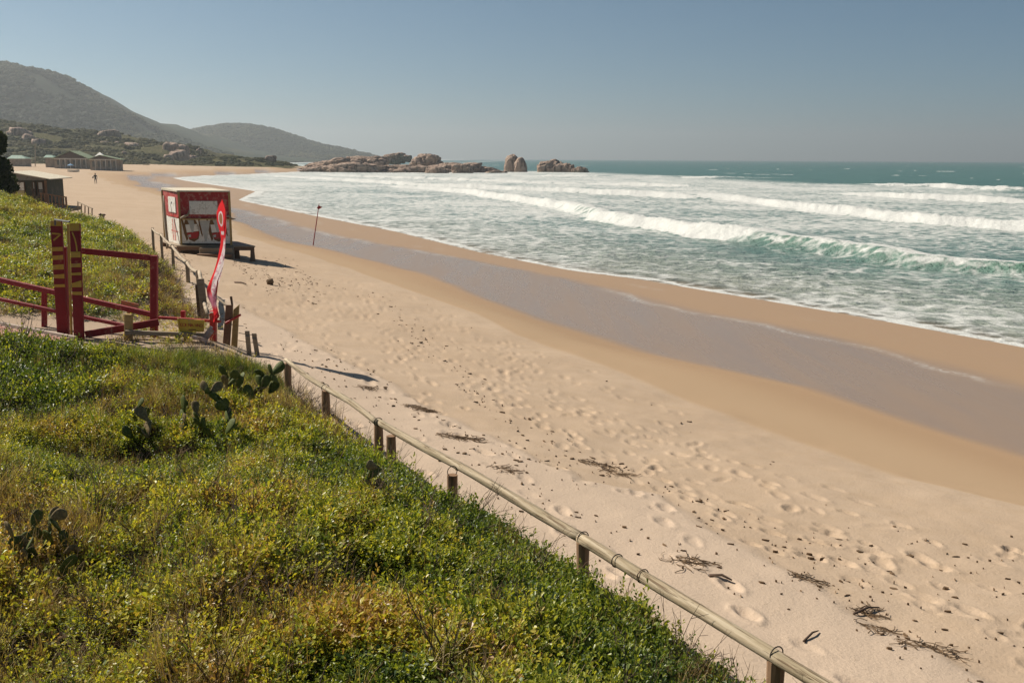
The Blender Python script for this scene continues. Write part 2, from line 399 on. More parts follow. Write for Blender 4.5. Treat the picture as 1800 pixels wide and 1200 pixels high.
# ------------------------------------------------------------------ the sea
SEA = 0.1
waves = [
 # pixel line of the front, heights and amount of broken foam on the face along it
 dict(pts=[(700, 328, .5, .9), (820, 338, .8, 1), (960, 360, 1.0, 1), (1040, 378, 1.1, .35), (1130, 396, 1.15, .5), (1200, 408, 1.1, 1), (1300, 420, 1.1, 1), (1370, 428, 1.0, .35), (1430, 436, 1.0, .2), (1500, 447, .95, .5), (1560, 456, .95, .12), (1640, 466, .9, .18), (1720, 474, .9, .45), (1800, 481, .9, .12)], wide=1.0),
 dict(pts=[(1200, 341, .3, .6), (1280, 350, .6, 1), (1400, 365, .9, 1), (1500, 376, 1.0, 1), (1660, 392, 1.0, 1), (1800, 403, 1.0, 1)], wide=1.3),
 dict(pts=[(470, 309, .4, .8), (560, 314, .6, 1), (640, 319, .7, 1), (760, 327, .8, 1), (900, 333, .9, 1), (1100, 341, .9, 1), (1180, 346, .7, .8), (1280, 351, .4, .3)], wide=1.3),
 dict(pts=[(1500, 341, .5, .8), (1580, 347, .9, 1), (1700, 352, 1.0, 1), (1800, 357, .9, .9)], wide=1.3),
 dict(pts=[(1010, 323, .8, 1), (1100, 325, 1.0, 1), (1215, 329, .8, 1)], wide=1.6),
 dict(pts=[(560, 307, .5, 1), (620, 310, .7, 1), (800, 316, .8, 1), (960, 322, .7, 1)], wide=1.4),
 dict(pts=[(1540, 325, .9, .6), (1640, 328, 1.0, .8), (1800, 336, .9, .6)], wide=1.6),
 dict(pts=[(850, 309, .6, 1), (960, 310, 1.0, 1), (1180, 312, 1.0, .9), (1330, 314, .7, .6)], wide=2.0),
]
for w in waves:
    q = sorted([(P(a, b, SEA).y, P(a, b, SEA).x, h, fo) for a, b, h, fo in w['pts']])
    w['y'], w['x'], w['h'], w['f'] = [np.array(v) for v in zip(*q)]
def sea_fields(x, y):
    a, c, d, e, f = lines(y)
    dist = np.hypot(x, y)
    z = np.full(x.shape, SEA); foam = np.zeros(x.shape); face = np.zeros(x.shape)
    gzv, _ = ground(x, y, False); depth = SEA - gzv
    off = (x - f)
    jig = fbm(x * .12, y * .12, 3, 77); jig2 = fbm(x * .7, y * .7, 3, 78)
    for w in waves:
        wy = w['y']; inside = ss(0, 1, (y - wy[0] + 6) / 12 + .5 * 0) * (1 - ss(0, 1, (y - wy[-1] + 12) / 24))
        if w is waves[0] or wy[0] < 100: inside = 1 - ss(0, 1, (y - wy[-1] + 12) / 24)
        xw = lin(y, wy, w['x']); sl = (lin(y + 2, wy, w['x']) - lin(y - 2, wy, w['x'])) / 4
        h = np.interp(y, wy, w['h']) * .72 * inside * (1 + .28 * fbm(y * .13, x * 0, 3, 61)); fo = np.clip(np.interp(y, wy, w['f']) + .3 * fbm(y * .22, x * 0, 2, 62), 0, 1)
        u = (xw - x) / np.sqrt(1 + sl ** 2) + jig * 1.6 * w['wide'] + jig2 * .35
        hh = np.maximum(h, .05)
        back = np.exp(-(np.minimum(u, 0) / (4.2 * w['wide'])) ** 2); front = np.exp(-(np.maximum(u, 0) / (1.0 * w['wide'])) ** 2)
        pz = np.where(u < 0, back, front)
        z += h * pz - .12 * h * np.exp(-((u - 2.6) / 1.5) ** 2)
        roller = np.exp(-np.maximum(np.abs(u - .4 * w['wide']) - 1.0 * w['wide'], 0) ** 2 / (.35 * w['wide']) ** 2) * fo
        crest = np.exp(-((u + .45) / .75) ** 2) * .8
        trail = np.where(u < 0, np.exp(u / (6 * w['wide'])), 0) * (.28 + .26 * fo)
        fm = np.clip(np.maximum(np.maximum(roller * 1.1, crest), trail), 0, 1) * ss(.07, .3, h)
        z += roller * h * (.22 * jig2 + .16 * fbm(x * 2.3, y * 2.3, 3, 90)) * ss(.1, .5, h)
        foam = np.maximum(foam, fm)
        face = np.maximum(face, np.exp(-((u - .35) / .8) ** 2) * (1 - fo) * ss(.2, .55, h)); foam = np.maximum(foam, np.exp(-((u - .4) / .9) ** 2) * ss(.2, .55, h) * (.40 + .2 * jig2))
    # wash: white water between the break and the beach, thicker to the far left of the bay
    surf_out = np.interp(y, [30, 55, 90, 150, 170, 225, 260, 420, 470, 520, 600, 900, 1500], [34, 50, 62, 82, 90, 105, 75, 42, 30, -30, -85, -165, -330])
    surf = 1 - ss(-8 - dist * .02, 14 + dist * .03, x - surf_out + jig * 10)
    lefty = ss(45, 120, y) * .17 + ss(120, 260, y) * .04
    wash = surf * (.275 + lefty + .14 * jig)
    near = (1 - ss(0, 14, off)) * .06
    foam = np.maximum(foam, np.clip(wash + near, 0, .86))
    caps = ss(.60, .72, fbm(x * .045, y * .022, 3, 95) + .35 * fbm(x * .3, y * .1, 2, 96)) * (1 - surf) * ss(150, 260, y) * (1 - ss(900, 1600, y))
    foam = np.maximum(foam, caps * .5)
    lace = np.exp(-((off - .35 - .5 * jig2) / (.30 + dist * .004)) ** 2) * (.75 + .5 * fbm(y * .3, x * .3, 2, 66))
    foam = np.clip(np.maximum(foam, lace), 0, 1)
    chop = fbm(x * .25, y * .25, 3, 51) * .10 * ss(0, 12, off) + fbm(x * 1.1, y * 1.1, 3, 53) * .05 * ss(0, 5, off)
    chop += (fbm(x * .02 + y * .008, y * .006, 2, 55) * .5) * (1 - surf) * ss(60, 150, x)
    z = z + chop
    edge = ss(-1.2 - dist * .004, .0, off); z = z * edge + (1 - edge) * (gzv - .12)
    return z, foam, face, np.clip(depth, 0, 3)
th2 = np.concatenate([np.linspace(R(-40), R(-30), 14)[:-1], np.linspace(R(-30), R(30), 700), np.linspace(R(30), R(66), 60)[1:]])
rr2 = rows(16.0, 620.0, 0.13, 0.00008); rr2 = np.concatenate([rr2, np.geomspace(rr2[-1] * 1.03, 9000, 60)])
X2, Y2, Q2 = grid(th2, rr2)
Z2, FO, FA, DE = sea_fields(X2, Y2)
fcut = lines(Y2)[4]; ok = (X2 > fcut - 2.5 - np.hypot(X2, Y2) * .008) | (Y2 > 570)
keep = ok.reshape(-1)[Q2].any(1)
me = mesh_np('sea', np.stack([X2, Y2, Z2], -1).reshape(-1, 3), Q2[keep][:, ::-1], True)
attr(me, 'foam', FO); attr(me, 'face', FA); attr(me, 'depth', DE)
def sea_mat():
    t = NT('sea_water'); fo = t.attr('foam'); fa = t.attr('face'); de = t.attr('depth')
    v = t.coord()
    a = t.noise(.55, 6, .68, dist=1.2); b = t.noise(2.6, 5, .7, dist=.8); cst = t.noise(.10, 3, .55)
    vor = t.new('ShaderNodeTexVoronoi', feature='DISTANCE_TO_EDGE'); wv = t.mix(.22, v, t.noise(.9, 3, .6, out=1), 'ADD'); t.l.new(wv, vor.inputs['Vector']); vor.inputs['Scale'].default_value = .75
    lace = t.maprange(vor.outputs['Distance'], 0, .30, 1, 0)
    pat = t.math('ADD', t.math('ADD', t.math('MULTIPLY', a, .62), t.math('MULTIPLY', b, .32)), t.math('MULTIPLY', lace, .16))   # about .3 .. .8
    thr_ = t.maprange(fo, 0, 1, .86, .14)
    mask = t.maprange(pat, t.math('SUBTRACT', thr_, .13), t.math('ADD', thr_, .14), 0, 1, True)
    deepc = t.mix(t.maprange(cst, .35, .65), (0.050, 0.120, 0.098), (0.072, 0.152, 0.122))
    shal = t.mix(t.maprange(de, 0.0, 1.1), (0.31, 0.265, 0.185), deepc)
    milky = t.mix(t.maprange(fo, .1, .5, 0, .72), shal, (0.20, 0.27, 0.235))
    col = t.mix(t.math('MULTIPLY', fa, .8), milky, (0.085, 0.185, 0.125))  # greener wave faces: sunlight through thin water, put into the base colour
    bw = t.noise(.8, 6, .62, vec=t.mapping((1, .7, 1))); bw2 = t.noise(5.0, 4, .6)
    hh = t.math('ADD', t.math('MULTIPLY', bw, 1.0), t.math('MULTIPLY', bw2, .18))
    nrm = t.bump(hh, .9, .8)
    fcol = t.mix(t.maprange(b, .3, .7), (0.50, 0.505, 0.48), (0.64, 0.64, 0.605))
    t.bsdf(col, .28, nrm, .42, IOR=1.33)
    w = t.p
    foamb = t.new('ShaderNodeBsdfPrincipled'); t.set(foamb.inputs['Base Color'], fcol); foamb.inputs['Roughness'].default_value = .9
    foamb.inputs['Specular IOR Level'].default_value = .1
    fb = t.bump(t.math('ADD', t.noise(3.0, 5, .7), t.math('MULTIPLY', t.noise(14.0, 3, .7), .4)), .55, .25); t.l.new(fb, foamb.inputs['Normal'])
    tr = t.new('ShaderNodeBsdfTransparent'); ms0 = t.new('ShaderNodeMixShader')
    t.l.new(t.maprange(de, 0.0, .16, .15, 1.0), ms0.inputs[0]); t.l.new(tr.outputs[0], ms0.inputs[1]); t.l.new(w.outputs[0], ms0.inputs[2])
    ms = t.new('ShaderNodeMixShader'); t.l.new(mask, ms.inputs[0]); t.l.new(ms0.outputs[0], ms.inputs[1]); t.l.new(foamb.outputs[0], ms.inputs[2])
    t.l.new(ms.outputs[0], t.out.inputs['Surface'])
    return t.m
M['sea'] = sea_mat()
tag(link('sea', me, M['sea']), kind='structure')

# ------------------------------------------------------------------ hills
def crest(pts, d):
    q = [D(a, b, d) for a, b in pts]; return [v.x for v in q], [v.z for v in q]
HX, HZ = crest([(-900, 60), (-500, 70), (-250, 82), (-80, 100), (0, 112), (38, 121), (75, 125), (100, 135), (130, 155), (160, 175), (200, 196), (230, 211), (262, 233), (290, 243), (330, 256), (380, 270), (440, 284)], 1500.0)
def big_h(x, y):
    c = lin(x, HX, HZ); t = np.clip((y - 930) / 570, 0, 2)
    p = np.where(t < 1, t ** 1.15 * (2 - t ** 1.15) * .5 + .5 * ss(0, 1, t), 1 - .5 * ss(1, 1.9, t))
    return c * p + fbm(x / 120, y / 120, 5, 101) * 22 * np.clip(c / 100, .1, 1) * (np.abs(t - 1)) + fbm(x / 22, y / 22, 3, 102) * 1.6
KX, KZ = crest([(120, 262), (200, 252), (250, 245), (300, 236), (345, 230), (385, 222), (420, 219), (455, 222), (490, 231), (520, 242), (560, 254), (600, 262), (640, 271), (665, 279), (700, 284)], 2500.0)
def far_h(x, y):
    c = lin(x, KX, KZ); t = np.clip((y - 2050) / 450, 0, 2)
    return c * np.where(t < 1, ss(-.25, 1, t) * 1.0 - .08 * (1 - t), 1 - .6 * ss(1, 2, t)) + fbm(x / 150, y / 150, 5, 111) * 8 * np.abs(t - 1) + fbm(x / 28, y / 28, 3, 112) * 1.5 - 1.0
LX, LZ = crest([(-900, 190), (-200, 205), (-60, 212), (0, 216), (60, 220), (110, 228), (170, 233), (230, 241), (280, 252), (315, 256), (335, 263), (352, 273), (372, 284), (400, 294)], 610.0)
def low_h(x, y):
    c = lin(x, LX, LZ); t = np.clip((y - 440) / 170, 0, 2)
    base = 1.6 + 0 * x
    p = np.where(t < 1, .55 * t + .45 * ss(0, 1, t), 1 - .8 * ss(1, 2, t))
    return base + (c - base) * p + (fbm(x / 45, y / 45, 4, 121) * 4.0 * np.clip(t * 2, 0, 1) + fbm(x / 8, y / 8, 3, 122) * .7) * ss(0, .12, t) * np.clip((c - 1) / 12, 0, 1)
SX, SZ = crest([(300, 288), (340, 284), (365, 277), (400, 275), (425, 277), (445, 281), (462, 279), (480, 284), (505, 290), (520, 293.5), (545, 297)], 520.0)
def dune_h(x, y):
    c = lin(x, SX, SZ); t = np.clip((y - 470) / 50, 0, 2)
    return 1.2 + (c - 1.2) * np.where(t < 1, ss(-.15, 1, t), 1 - 1.3 * ss(1, 2, t)) + fbm(x / 9, y / 9, 4, 131) * .7 * ss(0, .3, t)
def hill_mat(name, a, b, c, sc_):
    t = NT(name); n = t.noise(sc_, 6, .65); n2 = t.noise(sc_ * 6, 5, .7); n3 = t.noise(sc_ * .25, 4, .6)
    col = t.ramp(t.math('ADD', t.math('MULTIPLY', n, .5), t.math('MULTIPLY', n2, .5)), [(.35, a), (.52, b), (.68, c)])
    col = t.mix(t.maprange(n3, .55, .7, 0, .5), col, (0.10, 0.085, 0.045))
    return t.bsdf(col, .95, t.bump(n2, .9, 3.0), .1)
M['hill'] = hill_mat('forest_hill', (0.015, 0.024, 0.010), (0.028, 0.040, 0.016), (0.06, 0.066, 0.028), .03)
M['scrub'] = hill_mat('scrub_slope', (0.06, 0.065, 0.024), (0.12, 0.11, 0.045), (0.22, 0.17, 0.09), .12)
def field(name, x0, x1, nx, y0, y1, ny, fn, mat):
    xs = np.linspace(x0, x1, nx); ys = np.linspace(y0, y1, ny); Xg, Yg = np.meshgrid(xs, ys)
    i = np.arange(nx * ny).reshape(ny, nx); q = np.stack([i[:-1, :-1], i[:-1, 1:], i[1:, 1:], i[1:, :-1]], -1).reshape(-1, 4)
    m = mesh_np(name, np.stack([Xg, Yg, fn(Xg, Yg)], -1).reshape(-1, 3), q, True)
    return tag(link(name, m, mat), kind='structure')
field('forested_hill', -1900, -380, 240, 925, 2100, 150, big_h, M['hill'])
field('headland_hill', -1150, -290, 200, 2040, 2950, 110, far_h, M['hill'])
field('scrub_hill', -620, -165, 200, 440, 780, 130, low_h, M['scrub'])
field('scrub_dune', -190, -104, 120, 468, 570, 70, dune_h, M['scrub'])

def hit(px, py, fn, y0, y1, n=3000):
    ys = np.linspace(y0, y1, n); a = ray(px, py); xs = a[0] / a[1] * ys; zs = EYE + a[2] / a[1] * ys
    h = fn(xs, ys); k = np.argmax(h >= zs)
    if h[k] < zs[k]: k = np.argmin(np.abs(h - zs))
    return Vector((xs[k], ys[k], h[k]))

# ------------------------------------------------------------------ scattered foliage (instanced through geometry nodes)
def kit(name, objs):
    c = bpy.data.collections.new(name)
    for i, (me_) in enumerate(objs):
        c.objects.link(bpy.data.objects.new('%s_%02d' % (name, i), me_))
    return c
def scatter(name, coll, pos, rot, scl, idx, tint, label):
    me_ = bpy.data.meshes.new(name); n = len(pos)
    me_.vertices.add(n); me_.vertices.foreach_set('co', np.asarray(pos, np.float32).ravel())
    a = me_.attributes.new('rot', 'FLOAT_VECTOR', 'POINT'); a.data.foreach_set('vector', np.asarray(rot, np.float32).ravel())
    a = me_.attributes.new('scl', 'FLOAT_VECTOR', 'POINT'); a.data.foreach_set('vector', np.asarray(scl, np.float32).ravel())
    a = me_.attributes.new('idx', 'INT', 'POINT'); a.data.foreach_set('value', np.asarray(idx, np.int32))
    attr(me_, 'tint', tint)
    o = bpy.data.objects.new(name, me_); COL.objects.link(o)
    g = bpy.data.node_groups.new(name, 'GeometryNodeTree')
    g.interface.new_socket('Geometry', in_out='INPUT', socket_type='NodeSocketGeometry')
    g.interface.new_socket('Geometry', in_out='OUTPUT', socket_type='NodeSocketGeometry')
    N = g.nodes; L = g.links
    gi = N.new('NodeGroupInput'); go = N.new('NodeGroupOutput')
    ci = N.new('GeometryNodeCollectionInfo'); ci.inputs['Collection'].default_value = coll
    ci.inputs['Separate Children'].default_value = True; ci.inputs['Reset Children'].default_value = True
    ip = N.new('GeometryNodeInstanceOnPoints'); ip.inputs['Pick Instance'].default_value = True
    def na(nm, t):
        x = N.new('GeometryNodeInputNamedAttribute'); x.data_type = t; x.inputs['Name'].default_value = nm; return x.outputs['Attribute']
    e2r = N.new('FunctionNodeEulerToRotation')
    L.new(na('rot', 'FLOAT_VECTOR'), e2r.inputs[0]); L.new(e2r.outputs[0], ip.inputs['Rotation'])
    L.new(na('scl', 'FLOAT_VECTOR'), ip.inputs['Scale']); L.new(na('idx', 'INT'), ip.inputs['Instance Index'])
    L.new(gi.outputs[0], ip.inputs['Points']); L.new(ci.outputs[0], ip.inputs['Instance']); L.new(ip.outputs[0], go.inputs[0])
    md = o.modifiers.new('scatter', 'NODES'); md.node_group = g
    return tag(o, label, None, kind='stuff')

def leaf_mat(name, stops, trans=.35, rough=.45, spec=.35):
    t = NT(name)
    tn = t.attr('tint', 'INSTANCER'); lv = t.attr('lv')
    f = t.math('ADD', tn, t.math('MULTIPLY', t.math('SUBTRACT', lv, .5), .75), clamp=True)
    c = t.ramp(f, stops)
    t.bsdf(c, rough, None, spec)
    tl = t.new('ShaderNodeBsdfTranslucent'); t.set(tl.inputs[0], t.mix(1.0, c, (1.5, 1.45, .55), 'MULTIPLY'))
    ms = t.new('ShaderNodeMixShader'); ms.inputs[0].default_value = trans
    t.l.new(t.p.outputs[0], ms.inputs[1]); t.l.new(tl.outputs[0], ms.inputs[2]); t.l.new(ms.outputs[0], t.out.inputs['Surface'])
    return t.m
M['leaf'] = leaf_mat('dune_leaf', [(0, (0.05, 0.085, 0.02)), (.3, (0.165, 0.215, 0.036)), (.55, (0.35, 0.355, 0.05)), (.8, (0.52, 0.46, 0.07)), (1, (0.36, 0.22, 0.09))], .38, .40, .4)
M['dry'] = leaf_mat('dry_grass', [(0, (0.14, 0.085, 0.045)), (.4, (0.28, 0.185, 0.085)), (.7, (0.45, 0.33, 0.16)), (1, (0.58, 0.46, 0.26))], .25, .7, .15)
M['grass'] = leaf_mat('green_grass', [(0, (0.07, 0.12, 0.025)), (.5, (0.17, 0.22, 0.036)), (1, (0.38, 0.34, 0.08))], .35, .55, .2)
M['bush'] = leaf_mat('bush_leaf', [(0, (0.022, 0.036, 0.012)), (.5, (0.055, 0.065, 0.022)), (1, (0.16, 0.135, 0.055))], .2, .7, .15)
M['twig'] = leaf_mat('bare_twig', [(0, (0.05, 0.033, 0.025)), (.5, (0.11, 0.075, 0.055)), (1, (0.2, 0.15, 0.11))], .0, .9, .1)

def leaf_cluster(n, rad, hgt, L0, L1, wr, rng, droop=.3, upright=.5):
    """n obovate leaves on short shoots filling a low dome"""
    vs = []; fs = []; lv = []
    for i in range(n):
        a = rng.uniform(0, 6.283); rr_ = rad * math.sqrt(rng.random()); z = hgt * (1 - (rr_ / rad) ** 2 * .7) * rng.uniform(.35, 1.0)
        p = Vector((rr_ * math.cos(a), rr_ * math.sin(a), z))
        b = a + rng.uniform(-1.2, 1.2); el = rng.uniform(-droop, upright + .5)
        d = Vector((math.cos(b) * math.cos(el), math.sin(b) * math.cos(el), math.sin(el)))
        s_ = d.cross(Vector((rng.uniform(-.5, .5), rng.uniform(-.5, .5), 1))).normalized(); nn = s_.cross(d)
        L = rng.uniform(L0, L1); W = L * wr * rng.uniform(.8, 1.2)
        o = len(vs); cup = rng.uniform(.05, .3) * W
        vs += [p, p + d * L * .45 + s_ * W * .42 + nn * cup, p + d * L * .82 + s_ * W * .40 + nn * cup, p + d * L - nn * cup * .5,
               p + d * L * .82 - s_ * W * .40 + nn * cup, p + d * L * .45 - s_ * W * .42 + nn * cup]
        fs += [(o, o + 1, o + 2, o + 3), (o, o + 3, o + 4, o + 5)]; lv += [rng.random()] * 6
    return vs, fs, lv
def sprigs(n, per, rad, L, l0, l1, wr, rng):
    """upright leafy shoots: leaves spiral up each stem, smaller and steeper at the tip"""
    vs = []; fs = []; lv = []
    for i in range(n):
        a = rng.uniform(0, 6.283); q = rad * math.sqrt(rng.random()); p = Vector((q * math.cos(a), q * math.sin(a), 0)); le = rng.uniform(.05, .75); b = a + rng.uniform(-.8, .8)
        ax = Vector((math.cos(b) * math.sin(le), math.sin(b) * math.sin(le), math.cos(le))); ln_ = L * rng.uniform(.55, 1.15); sv = rng.uniform(-.25, .25); ph = rng.uniform(0, 6.283)
        e1 = ax.orthogonal().normalized(); e2 = ax.cross(e1)
        for j in range(per):
            t_ = (j + 1) / per; c = p + ax * ln_ * (.25 + .75 * t_); an = ph + j * 2.4; el = .15 + .95 * t_ * t_ + rng.uniform(-.25, .25)
            o_ = e1 * math.cos(an) + e2 * math.sin(an); d = (o_ * math.cos(el) + ax * math.sin(el)).normalized(); s_ = d.cross(ax).normalized(); nn = s_.cross(d)
            Lf = rng.uniform(l0, l1) * (1.1 - .45 * t_); W = Lf * wr * rng.uniform(.8, 1.2); cup = rng.uniform(.05, .3) * W; o = len(vs)
            vs += [c, c + d * Lf * .45 + s_ * W * .42 + nn * cup, c + d * Lf * .82 + s_ * W * .40 + nn * cup, c + d * Lf - nn * cup * .5, c + d * Lf * .82 - s_ * W * .40 + nn * cup, c + d * Lf * .45 - s_ * W * .42 + nn * cup]
            fs += [(o, o + 1, o + 2, o + 3), (o, o + 3, o + 4, o + 5)]; lv += [min(1, max(0, .25 + .4 * t_ + sv + rng.uniform(-.12, .12)))] * 6
    return vs, fs, lv
def blades(n, rad, L0, L1, w, rng, lean=.9):
    vs = []; fs = []; lv = []
    for i in range(n):
        a = rng.uniform(0, 6.283); r_ = rad * rng.random(); p = Vector((r_ * math.cos(a), r_ * math.sin(a), 0))
        b = rng.uniform(0, 6.283); le = rng.uniform(.1, lean); L = rng.uniform(L0, L1)
        hd = Vector((math.cos(b), math.sin(b), 0)); s_ = Vector((-math.sin(b), math.cos(b), 0)) * w * rng.uniform(.6, 1.3)
        o = len(vs); v = rng.random(); q = p
        for k in range(4):
            t_ = k / 3; ang = le * (.35 + t_ * 1.0)
            vs += [q - s_ * (1 - t_ * .85), q + s_ * (1 - t_ * .85)]; lv += [v, v]
            q = q + (hd * math.sin(ang) + Vector((0, 0, 1)) * math.cos(ang)) * L / 3
        for k in range(3): fs.append((o + 2 * k, o + 2 * k + 1, o + 2 * k + 3, o + 2 * k + 2))
    return vs, fs, lv
def twigs(n, L0, L1, w, rng):
    m = MB(); lv = []
    for i in range(n):
        b = rng.uniform(0, 6.283); p = Vector((rng.uniform(-.05, .05), rng.uniform(-.05, .05), 0)); el = rng.uniform(.4, 1.4); L = rng.uniform(L0, L1)
        pts = [p]
        for k in range(4):
            b += rng.uniform(-.6, .6); el += rng.uniform(-.4, .3)
            pts.append(pts[-1] + Vector((math.cos(b) * math.cos(el), math.sin(b) * math.cos(el), math.sin(el))) * L / 4)
        m.tube(pts, [w, w * .8, w * .65, w * .5, w * .3], 3, False)
        for j in (2, 3):
            bb = b + rng.uniform(-1.5, 1.5); q = pts[j]
            m.tube([q, q + Vector((math.cos(bb), math.sin(bb), rng.uniform(.1, 1))) * L * .22], [w * .5, w * .25], 3, False)
    return m.v, m.f, [rng.random() for _ in m.v]
def to_mesh(name, vfl, mat):
    v, f, lv = vfl; me_ = bpy.data.meshes.new(name); me_.from_pydata([tuple(q) for q in v], [], f); me_.update()
    attr(me_, 'lv', lv); me_.materials.append(mat); return me_
def merge(*vfls):
    v = []; f = []; lv = []
    for a, b, c in vfls:
        o = len(v); v += list(a); f += [tuple(i + o for i in q) for q in b]; lv += list(c)
    return v, f, lv
rg = random.Random(3)
ground_kit = kit('ground_cover_kit',
    [to_mesh('small_leaf', sprigs(12, 9, .12, .13, .016, .030, .58, rg), M['leaf']) for _ in range(2)] + [to_mesh('small_leaf', merge(leaf_cluster(80, .12, .12, .014, .028, .58, rg), sprigs(4, 8, .1, .16, .015, .028, .55, rg)), M['leaf']) for _ in range(2)] +      # 0-3
    [to_mesh('broad_leaf', merge(leaf_cluster(40, .13, .15, .026, .044, .6, rg, .2, .6), sprigs(4, 8, .1, .19, .026, .044, .6, rg)), M['leaf']) for _ in range(3)] +  # 4-6
    [to_mesh('dry_tuft', blades(34, .10, .10, .26, .0028, rg, 1.25), M['dry']) for _ in range(3)] +               # 7-9
    [to_mesh('grass_tuft', blades(40, .10, .10, .24, .0034, rg, .95), M['grass']) for _ in range(2)] +            # 10-11
    [to_mesh('bare_twigs', twigs(9, .16, .42, .0035, rg), M['twig']) for _ in range(2)])                          # 12-13

def cover(name, x0, x1, y0, y1, step, pick, hscale, label, seed, jitter=.5):
    r_ = np.random.RandomState(seed)
    gx, gy = np.meshgrid(np.arange(x0, x1, step), np.arange(y0, y1, step)); gx = gx.ravel(); gy = gy.ravel()
    gx = gx + r_.uniform(-jitter, jitter, gx.size) * step; gy = gy + r_.uniform(-jitter, jitter, gy.size) * step
    z, fl = ground(gx, gy)
    n1 = fbm(gx * .45, gy * .45, 3, 201); n2 = fbm(gx * 1.3, gy * 1.3, 3, 202); n3 = fbm(gx * 3.5, gy * 3.5, 2, 203)
    k, idx, tint, scl = pick(gx, gy, z, fl, n1, n2, n3, r_)
    m = np.nonzero(k)[0]
    sc3 = np.stack([scl, scl, scl * hscale * r_.uniform(.75, 1.35, gx.size)], -1)
    rot = np.stack([r_.normal(0, .18, gx.size), r_.normal(0, .18, gx.size), r_.uniform(0, 6.283, gx.size)], -1)
    return scatter(name, ground_kit, np.stack([gx, gy, z - .02], -1)[m], rot[m], sc3[m], idx[m], np.clip(tint[m], 0, 1), label)
def pick_near(x, y, z, fl, n1, n2, n3, r_):
    inl = fl['inl']; n = x.size; rnd = r_.rand(n)
    k = (inl > .10 + .14 * n2) & (y < 16.2) & (np.abs(np.arctan2(x, y)) < R(36)) & (fl['f1'] > .05)
    hole = ((n3 * .5 + n2 * .6 < -.40) | (n3 < -.34)) & (rnd < .55) & (inl > .7)
    k &= ~hole
    far = ss(9.5, 12.5, y) * ss(2.0, 4.0, inl) * (1 - ss(14.3, 15.2, y) * .3)    # broad dark leaves at the back
    rim = (1 - ss(.8, 2.2, inl)) * (y < 12)
    bright = ss(13.4, 14.6, y) * (1 - ss(1.5, 3.2, inl))                          # fresh grass by the gate
    brown = ss(.05, .4, n1 + .38 * ss(0, 4, inl - 2.2) * (y < 8) - .1)
    idx = r_.randint(0, 4, n)
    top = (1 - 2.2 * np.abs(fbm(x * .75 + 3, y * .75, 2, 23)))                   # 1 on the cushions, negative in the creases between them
    spp = fbm(x * .33 + 9, y * .33, 3, 205)
    k &= ~((top < -.2 + .3 * n3) & (r_.rand(n) < .35) & (rim < .5))
    b = rnd < np.clip(far * .85 + rim * .9 + ss(-.05, .25, spp) * .75, 0, .95); idx = np.where(b, r_.randint(4, 7, n), idx)
    d_ = r_.rand(n) < np.clip(.05 + brown * .28 - far * .3 - rim * .15 + .18 * (top < 0) + .3 * (n3 < -.4), 0.02, .6); idx = np.where(d_, r_.randint(7, 10, n), idx)
    g_ = r_.rand(n) < bright * .85 + .025; idx = np.where(g_, r_.randint(10, 12, n), idx)
    t_ = r_.rand(n) < .03 + .06 * brown + .07 * (top < -.2); idx = np.where(t_, r_.randint(12, 14, n), idx)
    tint = .29 + .30 * n2 + .16 * n1 + .10 * np.clip(top, -.6, 1) + r_.normal(0, .09, n) - far * .30 - rim * .08 + brown * .18 + .30 * ((n3 + .5 * n2 > .38) & (rim < .7))  # shading put into leaf tint: cushion tops lighter, creases darker
    tint = np.where((idx >= 7) & (idx < 10), .45 + r_.normal(0, .22, n), tint)
    tint = np.where(idx >= 10, .45 + r_.normal(0, .2, n) - .0, tint)
    scl = r_.uniform(.7, 1.25, n) * (1 + .2 * n2) * (1 + .12 * rim) * (1 + .2 * np.clip(top, -.5, 1)) * (1 + .45 * far) * .86
    return k, idx, tint, scl
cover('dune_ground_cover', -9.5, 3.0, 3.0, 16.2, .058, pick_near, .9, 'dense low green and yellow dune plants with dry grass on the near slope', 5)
def pick_twig(x, y, z, fl, n1, n2, n3, r_):
    inl = fl['inl']; n = x.size
    k = (inl > -.35) & (inl < .5) & (y < 15.5) & (r_.rand(n) < .42 + .5 * n2)
    return k, np.where(r_.rand(n) < .6, r_.randint(12, 14, n), r_.randint(7, 10, n)), .45 + r_.normal(0, .2, n), r_.uniform(.7, 1.35, n)
cover('dry_fringe', -5, 3.0, 4.6, 15.5, .16, pick_twig, 1.0, 'bare brown twigs and straw along the rail at the edge of the green slope', 6)
def pick_far(x, y, z, fl, n1, n2, n3, r_):
    inl = fl['inl']; n = x.size
    k = (inl > .25 + .3 * n2) & (y > 20.6) & (y < 49) & (fl['f2'] > .04) & (np.arctan2(x, y) > R(-36))
    scarp = (1 - ss(.6, 2.0, inl)) * (1 - ss(30, 36, y))
    k &= ~(((n2 * .6 + n3 * .4 < -.40) | (n3 < -.36)) & (r_.rand(n) < .8)); k &= r_.rand(n) > scarp * .35
    idx = np.where(r_.rand(n) < .55, r_.randint(4, 7, n), r_.randint(0, 4, n))
    d_ = r_.rand(n) < .10 + .30 * ss(.05, .4, n1) + scarp * .5; idx = np.where(d_, r_.randint(7, 10, n), idx)
    t_ = r_.rand(n) < scarp * .25; idx = np.where(t_, r_.randint(12, 14, n), idx)
    tint = .36 + .36 * n2 + .14 * n1 + r_.normal(0, .09, n) + scarp * .15 + .25 * (n3 > .38)
    tint = np.where(idx >= 7, .42 + r_.normal(0, .2, n), tint)
    return k, idx, tint, r_.uniform(1.3, 2.2, n)
cover('back_dune_cover', -33, -5.5, 20.4, 49, .15, pick_far, .62, 'green creeping plants covering the dune behind the red railing', 7)
